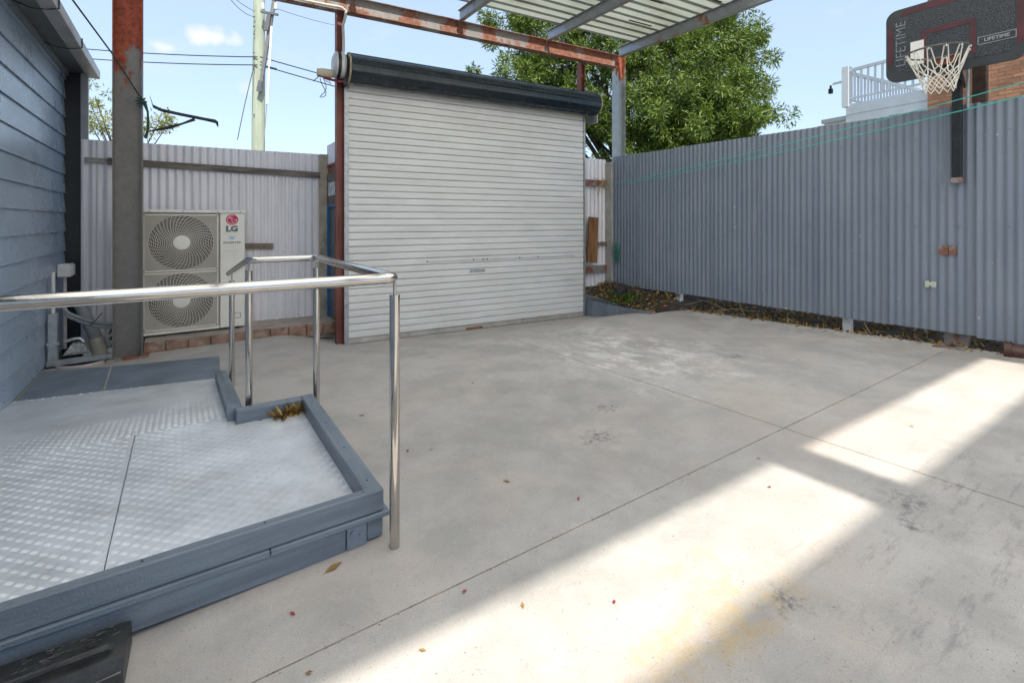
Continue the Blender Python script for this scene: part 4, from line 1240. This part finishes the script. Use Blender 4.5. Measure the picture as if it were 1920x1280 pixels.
for z0, z1 in ((3.12, 3.42), (2.92, 3.30)):
    for yy in (1.50, 1.62):
        m.beam((FX - .05, yy, z0), (BX + .045, yy, z1), .012, .04)
m.build('support_arm', BLKP, bb)
MB().bbox((6.72, 1.36, 2.3), (6.80, 1.47, 3.38), .006).build('back_post', simple('rusty_dark', (.09, .055, .04), .7, .2, .3, 9), bb)
MB().tube([(FX - .06, 1.475, 2.70), (FX - .06, 1.475, 3.2)], .012, 8).build('lift_rod', GALV, bb)

# ------------------------------------------------------------------ ropes on the left column
cx_, cy_ = -.40, sy(-.5) - .09
gr = MB(); gr.tube([(-1.02, 3.9, 3.52), (-.82, 5.0, 3.42), (-.60, 6.2, 3.22), (cx_, cy_, 2.93)], .008, 6)
tag(gr.build('tied_rope', DGREEN, origin=(cx_, cy_, 2.93)), 'thin green rope stretched from the eaves to the rusty column', 'rope')
hg = MB(); hg.tube([(cx_ - .02, cy_, 2.95), (cx_ + .02, cy_ - .01, 2.90), (cx_ + .05, cy_ - .02, 2.80), (cx_ + .055, cy_ - .02, 2.62), (cx_ + .03, cy_ - .02, 2.50)], [.02, .022, .011, .011, .018], 7)
for q in range(8):
    a = q * .8; hg.tube([(cx_ - .01, cy_, 2.93), (cx_ - .01 + .05 * math.cos(a), cy_ - .015, 2.92 + .05 * math.sin(a)), (cx_, cy_ - .01, 2.91)], .010, 5)
tag(hg.build('rope_knot', DGREEN, origin=(cx_, cy_, 2.9)), 'knotted rope end hanging down beside the rusty column', 'rope')
sp = MB(); vs = []
path = [(-.33, 2.98, .02), (-.30, 2.86, .05), (-.22, 2.825, .05), (-.05, 2.80, .05), (.20, 2.77, .05), (.31, 2.755, .06), (.34, 2.71, .10)]
for x, z, w in path:
    for dy, dz in ((-w * .5, 0), (0, w * .55), (w * .5, 0), (0, -w * .2)):
        vs.append((x, cy_ - .05 + dy, z + dz))
sp.add(vs, [(4 * i + k, 4 * i + (k + 1) % 4, 4 * i + 4 + (k + 1) % 4, 4 * i + 4 + k) for i in range(len(path) - 1) for k in range(4)] + [(0, 1, 2, 3), (27, 26, 25, 24)])
sp.tube([(-.36, cy_ - .04, 2.57), (-.15, cy_ - .05, 2.64), (-.02, cy_ - .05, 2.70), (.10, cy_ - .05, 2.765)], [.006, .02, .012, .02], 5)
tag(sp.build('torn_strap', simple('faded_black_strap', (.04, .045, .05), .8, 0, .3, 15), origin=(-.3, cy_, 2.8)), 'torn black strap jutting out sideways from the rusty column', 'strap')

# ------------------------------------------------------------------ vegetation


def basis(d):
    d = d / np.linalg.norm(d, axis=1, keepdims=True)
    r = np.random.normal(size=d.shape); s = np.cross(d, r); s /= np.linalg.norm(s, axis=1, keepdims=True)
    return d, s, np.cross(s, d)


def leaves(cent, L, W_, droop=.3, out=None, rng=None):
    """elongated folded leaves, one island each"""
    n = len(cent)
    d = rng.normal(size=(n, 3))
    if out is not None: d = d * .75 + out * .9
    d[:, 2] -= droop
    d = d / np.linalg.norm(d, axis=1, keepdims=True)
    r = rng.normal(size=(n, 3)); r[:, 2] *= .4
    s = np.cross(d, r); s /= (np.linalg.norm(s, axis=1, keepdims=True) + 1e-9); u = np.cross(s, d)
    l = (L * rng.uniform(.65, 1.3, n))[:, None]; w = (W_ * rng.uniform(.7, 1.3, n))[:, None]
    a = cent; b = cent + d * l * .45 + s * w + u * w * .35; c = cent + d * l - u * l * .12; e = cent + d * l * .45 - s * w + u * w * .35
    V = np.stack([a, b, c, e], 1).reshape(-1, 3)
    base = np.arange(n)[:, None] * 4
    F = np.concatenate([base + np.array([[0, 1, 2]]), base + np.array([[0, 2, 3]])], 0)
    return V, F


def mesh_from(V, F, name, mat, parent=None, origin=None):
    off = WLOC[parent] if parent is not None else Vector(origin or (0, 0, 0))
    me = bpy.data.meshes.new(name)
    V = V - np.array(off)
    me.vertices.add(len(V)); me.vertices.foreach_set('co', V.astype(np.float32).ravel())
    me.loops.add(F.size); me.loops.foreach_set('vertex_index', F.astype(np.int32).ravel())
    k = F.shape[1]
    me.polygons.add(len(F)); me.polygons.foreach_set('loop_start', np.arange(0, F.size, k, dtype=np.int32))
    me.update(calc_edges=True); me.validate()
    me.materials.append(mat)
    o = bpy.data.objects.new(name, me); COL.objects.link(o)
    if parent is not None: o.parent = parent
    else: o.location = off
    WLOC[o] = Vector(off)
    return o


rt = R(34.1)
RIGHT = np.array([math.cos(rt), -math.sin(rt), 0.0]); FWD = np.array([math.sin(rt), math.cos(rt), 0.0])


def at(px, py, depth):
    """place seen in the photograph at a given distance, as a point in the yard's coordinates"""
    t = (px - 960) / 907; u = (415 - py) / 907
    p = RIGHT * t * depth + FWD * depth
    return np.array([p[0], p[1], CAMZ + u * depth])


rng = np.random.default_rng(11)
tree = thing('leafy_tree', 'large dense green tree with narrow leaves behind the corner of the yard', 'tree', tuple(at(1190, 415, 15.5) * np.array([1, 1, 0]) + np.array([0, 0, -.3])))
tb = np.array(tree.location)
# outline of the crown taken as a set of limbs ending in clumps
ends = [(1000, 130, 15), (945, 165, 14.5), (985, 200, 15), (1040, 95, 15.5), (1000, 50, 15), (960, 35, 15.2), (1075, 60, 16), (1120, 30, 16), (1180, 60, 15), (1240, 40, 15.5),
        (1210, 110, 14.5), (1260, 90, 15), (1320, 70, 14.8), (1375, 45, 15), (1345, 110, 14.5), (1385, 85, 15), (1290, 140, 14), (1230, 160, 14), (1180, 140, 14.2), (1100, 170, 15),
        (1130, 215, 14.5), (1110, 260, 15), (1195, 210, 14), (1250, 205, 13.8), (1300, 190, 14), (1350, 170, 14.2), (1385, 150, 14.6), (1400, 190, 14.2), (1360, 215, 14), (1405, 232, 13.8),
        (1310, 240, 13.8), (1260, 250, 13.8), (1210, 250, 14), (1370, 248, 13.6), (1150, 130, 15.5), (1050, 150, 15.5), (1090, 110, 15.5), (1065, 210, 15.8), (1150, 270, 15.5), (1330, 20, 15.5), (1270, 10, 16),
        (1290, 60, 15.5), (1160, 20, 16), (1200, 270, 15), (1280, 272, 14.5), (1340, 268, 14.2), (1060, 20, 15.8), (1010, 15, 15.8), (1030, 175, 16), (1220, -40, 16), (1120, -50, 16.2), (1310, -35, 16)]
tk = MB()
tk.tube([tb, tb + np.array([.05, .1, 1.4]), tb + np.array([-.05, .05, 2.8]), tb + np.array([.1, 0, 4.2])], [.26, .22, .17, .10], 10)
cl = []
for (px, py, dd) in ends:
    c = at(px, py, dd); cl.append(c)
    s0 = tb + np.array([0, 0, random.uniform(1.6, 3.8)]); mid = (s0 + c) / 2 + np.array([0, 0, .25]) + rng.normal(size=3) * .15
    tk.tube([s0, mid, c], [.07, .045, .015], 5)
tk.build('trunk', BARK, tree, smooth=True)
Vs, Fs, cnt = [], [], 0
for c in cl:
    sub = rng.normal(size=(15, 3)) * np.array([.48, .48, .38]) + c
    for s_ in sub:
        n = int(rng.uniform(140, 230)); spread = rng.uniform(.18, .34)
        off = rng.normal(size=(n, 3)); off /= np.linalg.norm(off, axis=1, keepdims=True)
        p = s_ + off * spread * (rng.uniform(0, 1, (n, 1)) ** .45)
        V, F = leaves(p, .155 * rng.uniform(.75, 1.3), 0.0180, .35, off, rng)
        Vs.append(V); Fs.append(F + cnt); cnt += len(V)
mesh_from(np.concatenate(Vs), np.concatenate(Fs), 'crown', LEAF, tree)

yt = thing('yellow_tree', 'small sparse yellow-green tree with reddish tips behind the zinc fence', 'tree', tuple(at(235, 415, 13) * np.array([1, 1, 0]) + np.array([0, 0, -.3])))
tb = np.array(yt.location); tk = MB()
tk.tube([tb, tb + np.array([0, 0, 1.6]), tb + np.array([.05, 0, 3.0])], [.10, .08, .04], 8)
Vs, Fs, cnt = [], [], 0; Vr, Fr, cr = [], [], 0
for (px, py) in ((170, 195), (165, 225), (185, 240), (178, 180), (200, 235), (275, 235), (300, 225), (290, 245), (312, 238), (260, 248), (230, 240), (210, 215), (240, 215)):
    c = at(px, py, 13); tk.tube([tb + np.array([0, 0, 2.6]), (tb + c) / 2 + np.array([0, 0, 1.4]), c], [.03, .02, .008], 5)
    for s_ in rng.normal(size=(3, 3)) * .16 + c:
        n = 42; off = rng.normal(size=(n, 3)); off /= np.linalg.norm(off, axis=1, keepdims=True)
        V, F = leaves(s_ + off * .16 * rng.uniform(.2, 1, (n, 1)), .12, .014, .1, off, rng); Vs.append(V); Fs.append(F + cnt); cnt += len(V)
    off = rng.normal(size=(10, 3)); off /= np.linalg.norm(off, axis=1, keepdims=True)
    V, F = leaves(c + off * .26 + np.array([0, 0, .10]), .11, .012, -.2, off, rng); Vr.append(V); Fr.append(F + cr); cr += len(V)
tk.build('trunk', BARK, yt, smooth=True)
mesh_from(np.concatenate(Vs), np.concatenate(Fs), 'crown', LEAFY, yt)
mesh_from(np.concatenate(Vr), np.concatenate(Fr), 'leaf_tips', LEAFR, yt)['kind'] = 'stuff'

# leaf litter on the soil bank and below the fence
n = 3200
xx = rng.uniform(6.05, 7.3, n); yy = rng.uniform(-.5, 7.0, n)
keep = (xx > 6.62) | (yy > 5.05); xx, yy = xx[keep], yy[keep]


def bedz(x, y):
    xl = 6.69 if y < 5.0 else 6.05
    base = fz(min(x, 6.62), min(y, 5.0)) - .02; far = .34 if y > 5 else .30
    k = min(max((x - xl) / (.9 if y > 5.0 else 1.1), 0), 1)
    return base + (far - base) * (k * k * (3 - 2 * k)) + (min(max((y - 5.1) / 1.3, 0), 1) * .14 if y > 5 else 0)


pz = np.array([bedz(a, b) + .02 for a, b in zip(xx, yy)])
V, F = leaves(np.stack([xx, yy, pz], 1), .07, .016, 0, None, rng)
lit = mesh_from(V, F, 'leaf_litter', LITTER); lit['kind'] = 'stuff'; lit['label'] = 'dry fallen leaves covering the soil under the grey fence'
n = 260; xx = rng.uniform(6.56, 6.73, n); yy = rng.uniform(-.5, 4.9, n)
pz = np.array([fz(min(a, 6.6), b) + .012 for a, b in zip(xx, yy)])
d_ = np.stack([xx, yy, pz], 1); V, F = leaves(d_, .05, .010, 0, np.tile(np.array([0, 0, -.05]), (n, 1)), rng)
V[:, 2] = np.maximum(V[:, 2], np.repeat(pz, 4) - .008)
lit = mesh_from(V, F, 'leaf_litter', LITTER); lit['kind'] = 'stuff'; lit['label'] = 'thin line of dry leaves along the edge of the concrete'
for i, (x, y, hgt, lab) in enumerate(((6.22, 5.75, .16, 'tuft of green weeds behind the low block kerb'), (6.80, 5.35, .2, 'small green weed sprouting beneath the grey fence'))):
    m_n = 160 if i == 0 else 60
    c = np.stack([rng.normal(x, .14 if i == 0 else .05, m_n), rng.normal(y, .16 if i == 0 else .05, m_n), rng.uniform(.16, .16 + hgt, m_n)], 1)
    V, F = leaves(c, .09, .014, -.5, None, rng)
    wt = thing('weed', lab, 'weed', (x, y, .12)); mesh_from(V, F, 'foliage', WEED, wt)['kind'] = 'stuff'
V, F = leaves(np.stack([rng.normal(-.62, .05, 60), rng.normal(7.5, .05, 60), rng.uniform(.05, .3, 60)], 1), .09, .016, -.3, None, rng)
wt = thing('weed', 'green weed growing behind the rusty column foot', 'weed', (-.62, 7.5, 0)); mesh_from(V, F, 'foliage', WEED, wt)['kind'] = 'stuff'
st = MB()
for (a, b) in (((6.70, 4.9, .20), (6.78, 4.3, .34)), ((6.72, 4.2, .22), (6.80, 4.75, .30)), ((6.70, 3.9, .18), (6.76, 4.0, .36)), ((6.68, 4.35, .19), (6.74, 3.7, .27)), ((6.70, 2.35, .22), (6.72, 2.42, .37))):
    a = Vector(a); b = Vector(b); st.tube([a, a.lerp(b, .5) + Vector((0, .03, .03)), b], [.011, .009, .005], 5)
tag(st.build('fallen_twigs', simple('dry_twig', (.24, .17, .10), .9), origin=(6.7, 4.4, .2)), 'dry twigs tangled under the bottom edge of the grey fence', 'twigs')
rk = MB()
rk.tube([(6.32, 6.05, .22), (6.36, 6.0, .30), (6.42, 5.95, .36), (6.46, 5.9, .33)], [.10, .13, .10, .04], 7)
tag(rk.build('clod', simple('dark_clod', (.045, .04, .045), .9, 0, .3, 9, .9, 25), origin=(6.38, 5.98, .2)), 'dark lump of earth on the soil bank near the corner post', 'clod')
# leaf pile in the corner of the platform
n = 110
c = np.stack([.70 - np.abs(rng.normal(0, .09, n)), 3.765 - np.abs(rng.normal(0, .022, n)), DZ + .006 + rng.uniform(0, .035, n)], 1)
c[:, 2] = DZ + .006 + (c[:, 2] - DZ - .006) * np.clip((c[:, 0] - .45) / .25, .05, 1)
V, F = leaves(c, .075, .012, .0, np.tile(np.array([-.3, 0, 0]), (n, 1)), rng)
V[:, 1] = np.minimum(V[:, 1], 3.772); V[:, 0] = np.minimum(V[:, 0], .708); V[:, 2] = np.maximum(V[:, 2], DZ + .003)
lp_ = mesh_from(V, F, 'leaf_pile', LITTER, origin=(.62, 3.74, DZ)); tag(lp_, 'little heap of brown leaves in the inner corner of the platform', 'leaf pile')
# single leaves lying on the concrete
spots = [(.545, 2.214, .085), (1.22, 3.03, .04), (1.54, 2.33, .05), (1.35, 2.95, .03), (.95, 1.75, .03), (.70, 1.60, .03), (1.10, 1.55, .03), (1.75, 1.95, .03), (.35, 1.75, .03), (2.9, 1.6, .03),
         (2.2, 3.9, .04), (1.9, 4.4, .03), (1.15, 3.8, .05), (2.65, 1.4, .03), (4.1, 1.2, .03), (.85, 3.3, .05), (.35, 2.05, .03), (3.5, 2.9, .03), (5.1, 2.4, .03), (1.4, 1.35, .03)]
lmats = [LITTER, simple('red_petal', (.33, .03, .05), .6), LITTER]
for i, (x, y, L) in enumerate(spots):
    a = random.uniform(0, 6.28); dx, dy = math.cos(a), math.sin(a)
    if i == 0: dx, dy = .96, .28
    m = MB(); z = fz(x, y) + .003; w = L * .22
    m.add([(x - dx * L / 2, y - dy * L / 2, z), (x - dy * w, y + dx * w, z + .004), (x + dx * L / 2, y + dy * L / 2, z + .006), (x + dy * w, y - dx * w, z + .004), (x, y, z + .001)],
          [(0, 4, 1), (1, 4, 2), (2, 4, 3), (3, 4, 0)])
    o = m.build('fallen_leaf', lmats[i % 3 if i else 0], origin=(x, y, z))
    if i == 0: tag(o, 'long brown leaf lying at the foot of the platform front', 'leaf')
    else: tag(o, 'tiny dry leaf or petal lying on the open concrete', 'leaf', 'single leaves scattered on the concrete')

# ------------------------------------------------------------------ power pole and lines beyond the fence
pl_ = thing('power_pole', 'pale green treated timber power pole behind the zinc fence', 'power pole', tuple(at(483, 415, 15) * np.array([1, 1, 0]) + np.array([0, 0, -.3])))
b0 = np.array(pl_.location)
MB().tube([b0, b0 + np.array([0.02, 0, 5.0]), b0 + np.array([.06, 0, 11.0])], [.205, .185, .15], 16).build('shaft', POLEM, pl_, smooth=True)
RV = Vector(RIGHT); FV = Vector(FWD)


def av(px, py, d): return Vector(at(px, py, d))


MB().beam(av(487, 172, 14.75), av(514, 0, 14.75), .10, .07, up=(FWD[0], FWD[1], 0)).build('brace', simple('grey_brace', (.22, .22, .22), .6, .3), pl_)
MB().beam(av(485, 172, 14.74), av(489, 152, 14.74), .11, .10, up=(FWD[0], FWD[1], 0)).build('brace_shoe', LOGOG, pl_)
MB().tube([av(501, 195, 14.7), av(509, 50, 14.7)], .035, 8).build('cable_guard', WHITE, pl_, smooth=True)
MB().tube([av(495, 262, 14.7), av(500, 195, 14.7)], .014, 6).build('earth_cable', PIPEG, pl_)
MB().beam(av(489, 22, 14.7), av(521, 28, 14.7), .07, .06).build('cross_arm', LOGOG, pl_)
for px in (493, 517):
    MB().tube([av(px, 18, 14.7), av(px, 14, 14.7), av(px, 6, 14.7)], [.05, .055, .04], 10).build('insulator', WGREY, pl_, smooth=True)
MB().beam(av(505, 28, 14.68), av(500, 58, 14.68), .10, .12).build('fuse_box', simple('fuse_grey', (.16, .15, .15), .6), pl_)
for py in (32, 50, 64, 99, 112, 130, 215):
    MB().tube([av(477, py, 14.79), av(475, py, 14.79)], .022, 6).build('bolt', LOGOG, pl_)


def span(a, b, sag, r, label):
    pts = [a.lerp(b, i / 14) - Vector((0, 0, sag * 4 * (i / 14) * (1 - i / 14))) for i in range(15)]
    tag(MB().tube(pts, r, 5).build('power_line', WIRE, origin=a), label, 'cable')


span(av(482, 107, 14.8), av(40, 80, 17), .10, .017, 'upper black cable running left from the power pole')
span(av(482, 122, 14.8), av(40, 99, 17), .10, .017, 'lower black cable running left from the power pole')
span(av(487, 107, 14.8), av(980, 232, 22), .10, .018, 'upper black cable running from the power pole towards the roller door')
span(av(487, 122, 14.8), av(960, 245, 22), .10, .018, 'lower black cable running from the power pole towards the roller door')
tag(MB().tube([av(498, 125, 14.7), av(518, 130, 14.7)], .035, 6).build('cable_clamp', WIRE, origin=av(500, 125, 14.7)), 'black clamp on the cable just right of the power pole', 'cable clamp')
span(av(478, 32, 14.8), av(418, -20, 12), .15, .008, 'thin wire leaving the top of the power pole steeply upward')
span(av(478, 22, 14.8), av(395, -45, 13), .10, .008, 'thin wire at the pole top above its slack neighbour')
span(av(517, 16, 14.8), av(640, 50, 20), .05, .008, 'thin wire from the pole crossarm passing behind the rusty beam')
span(av(476, 125, 14.8), av(445, 262, 13.5), -.08, .013, 'slack black stay cable dropping from the pole behind the zinc fence')

# ------------------------------------------------------------------ neighbours beyond the right-hand fence
ND = Vector((-.126, -.992, 0)).normalized()          # along the neighbour's side wall, coming nearer
NO = av(1588, 415, 14.0); NO.z = 0
NN = Vector((-ND.y, ND.x, 0)) * -1                   # pointing to the yard
if NN.x > 0: NN = -NN


def npt(s, o, z):
    return NO + ND * s + NN * o + Vector((0, 0, z))


def nbox(mb, s0, s1, o0, o1, z0, z1):
    vs = [npt(s, o, z) for s in (s0, s1) for o in (o0, o1) for z in (z0, z1)]
    return mb.add(vs, [(0, 1, 3, 2), (4, 6, 7, 5), (0, 4, 5, 1), (2, 3, 7, 6), (0, 2, 6, 4), (1, 5, 7, 3)])


wb = thing('white_house', 'white weatherboard building with roof deck beyond the grey fence', 'house', tuple(npt(2, 0, -.3)))
nbox(MB(), 0, 2.05, -5, -.03, -.3, 4.86).build('wall', WHITE, wb)
z = 4.92; i = 0
while z > .6:
    m = MB(); e = .30
    vs = [npt(s, o, q) for s in (-.02, 2.018) for (o, q) in ((-.028, z), (.0, z - e), (-.012, z - e - .004), (-.03, z - e))]
    vs = [npt(s, o, q) for s in (-.02, 2.018) for (o, q) in ((-.03, z), (-.006, z), (.012, z - e + .004), (-.03, z - e + .004))]
    m.add(vs, [(0, 1, 2, 3), (7, 6, 5, 4), (0, 4, 5, 1), (1, 5, 6, 2), (2, 6, 7, 3), (3, 7, 4, 0)])
    m.build('weatherboard', WHITE, wb); z -= e
bl = thing('white_balustrade', 'white railing of the roof deck behind the basketball backboard', 'railing', tuple(npt(0, 0, 4.9)))
nbox(MB(), -.12, .06, -.14, .04, 4.86, 6.02).build('post', WHITE, bl)
nbox(MB(), .06, 2.0, -.09, -.01, 5.86, 5.94).build('top_rail', WHITE, bl)
nbox(MB(), .06, 2.0, -.08, -.02, 5.06, 5.11).build('bottom_rail', WHITE, bl)
for q in range(11):
    nbox(MB(), .16 + q * .175, .205 + q * .175, -.07, -.03, 5.1105, 5.8595).build('baluster', WHITE, bl)
nbox(MB(), -.07, -.01, -4.8, -.15, 5.82, 5.92).build('top_rail', WHITE, bl)
nbox(MB(), -.065, -.015, -4.8, -.15, 5.06, 5.11).build('bottom_rail', WHITE, bl)
for q in range(26):
    nbox(MB(), -.06, -.02, -.33 - q * .175, -.29 - q * .175, 5.1105, 5.8195).build('baluster', WHITE, bl)
sc = thing('security_camera', 'small black security camera on a white arm at the railing corner', 'camera', tuple(npt(-.2, 0, 5.6)))
nbox(MB(), -.42, -.121, -.07, -.03, 5.60, 5.66).build('arm', WHITE, sc)
nbox(MB(), -.52, -.43, -.09, .0, 5.36, 5.50).build('head', BLKP, sc)
nbox(MB(), -.50, -.45, -.06, -.03, 5.5005, 5.60).build('stem', BLKP, sc)
sh_ = thing('white_shed', 'small white ribbed shed corner beside the white weatherboard building', 'shed', tuple(npt(-.5, 0, -.3)))
nbox(MB(), -.75, -.05, -2.0, -.2, -.3, 4.52).build('wall', WHITE, sh_)
for q in range(12):
    nbox(MB(), -.40, -.06, -.199, -.175, 3.3 + q * .10, 3.365 + q * .10).build('rib', WHITE, sh_)
nbox(MB(), -.80, -.03, -2.1, -.13, 4.521, 4.64).build('fascia', WGREY, sh_)
nbox(MB(), -.98, -.751, -.30, -.20, 4.40, 4.48).build('gutter_pipe', WHITE, sh_)
# brick house
bh = thing('brick_house', 'orange brick house wall with white downpipe behind the basketball hoop', 'house', tuple(npt(4, 0, -.3)))
B0 = 2.02; BO = .25
nbox(MB(), B0, 9.0, -4, BO - .012, -.3, 9.0).build('wall', MORT, bh)
bl_, bhh = .23, .076; jt = .010; nb = 0
proto = None
z = 4.30; rowi = 0
while z < 7.2:
    s = B0 - (.12 if rowi % 2 else 0)
    while s < 3.95:
        a = max(s, B0); b = s + bl_
        full = a == s
        if b - a > .03:
            vis = True
            if vis and nb < 298:
                m = MB(); nbox(m, a, b, BO - .05, BO + random.uniform(-.002, .002), z, z + bhh); m.build('brick', HBRICK, bh); nb += 1
        s += bl_ + jt
    z += bhh + jt; rowi += 1
    if nb >= 298: break
print('house bricks', nb, 'top', z)
rest = MB()
ztop = z; z = 4.30; rowi = 0
while z < 8.9:
    s = B0 - (.12 if rowi % 2 else 0)
    while s < 9.0:
        a = max(s, B0); b = min(s + bl_, 9.0)
        if b - a > .03 and (z >= ztop - .001 or s >= 3.95): nbox(rest, a, b, BO - .05, BO + random.uniform(-.002, .002), z, z + bhh)
        s += bl_ + jt
    z += bhh + jt; rowi += 1
ro = rest.build('far_bricks', HBRICK, bh); ro['kind'] = 'stuff'
m = MB(); m.tube([npt(3.02, BO + .06, -.3), npt(3.02, BO + .06, 9.0)], .055, 12); m.build('downpipe', WHITE, bh, smooth=True)
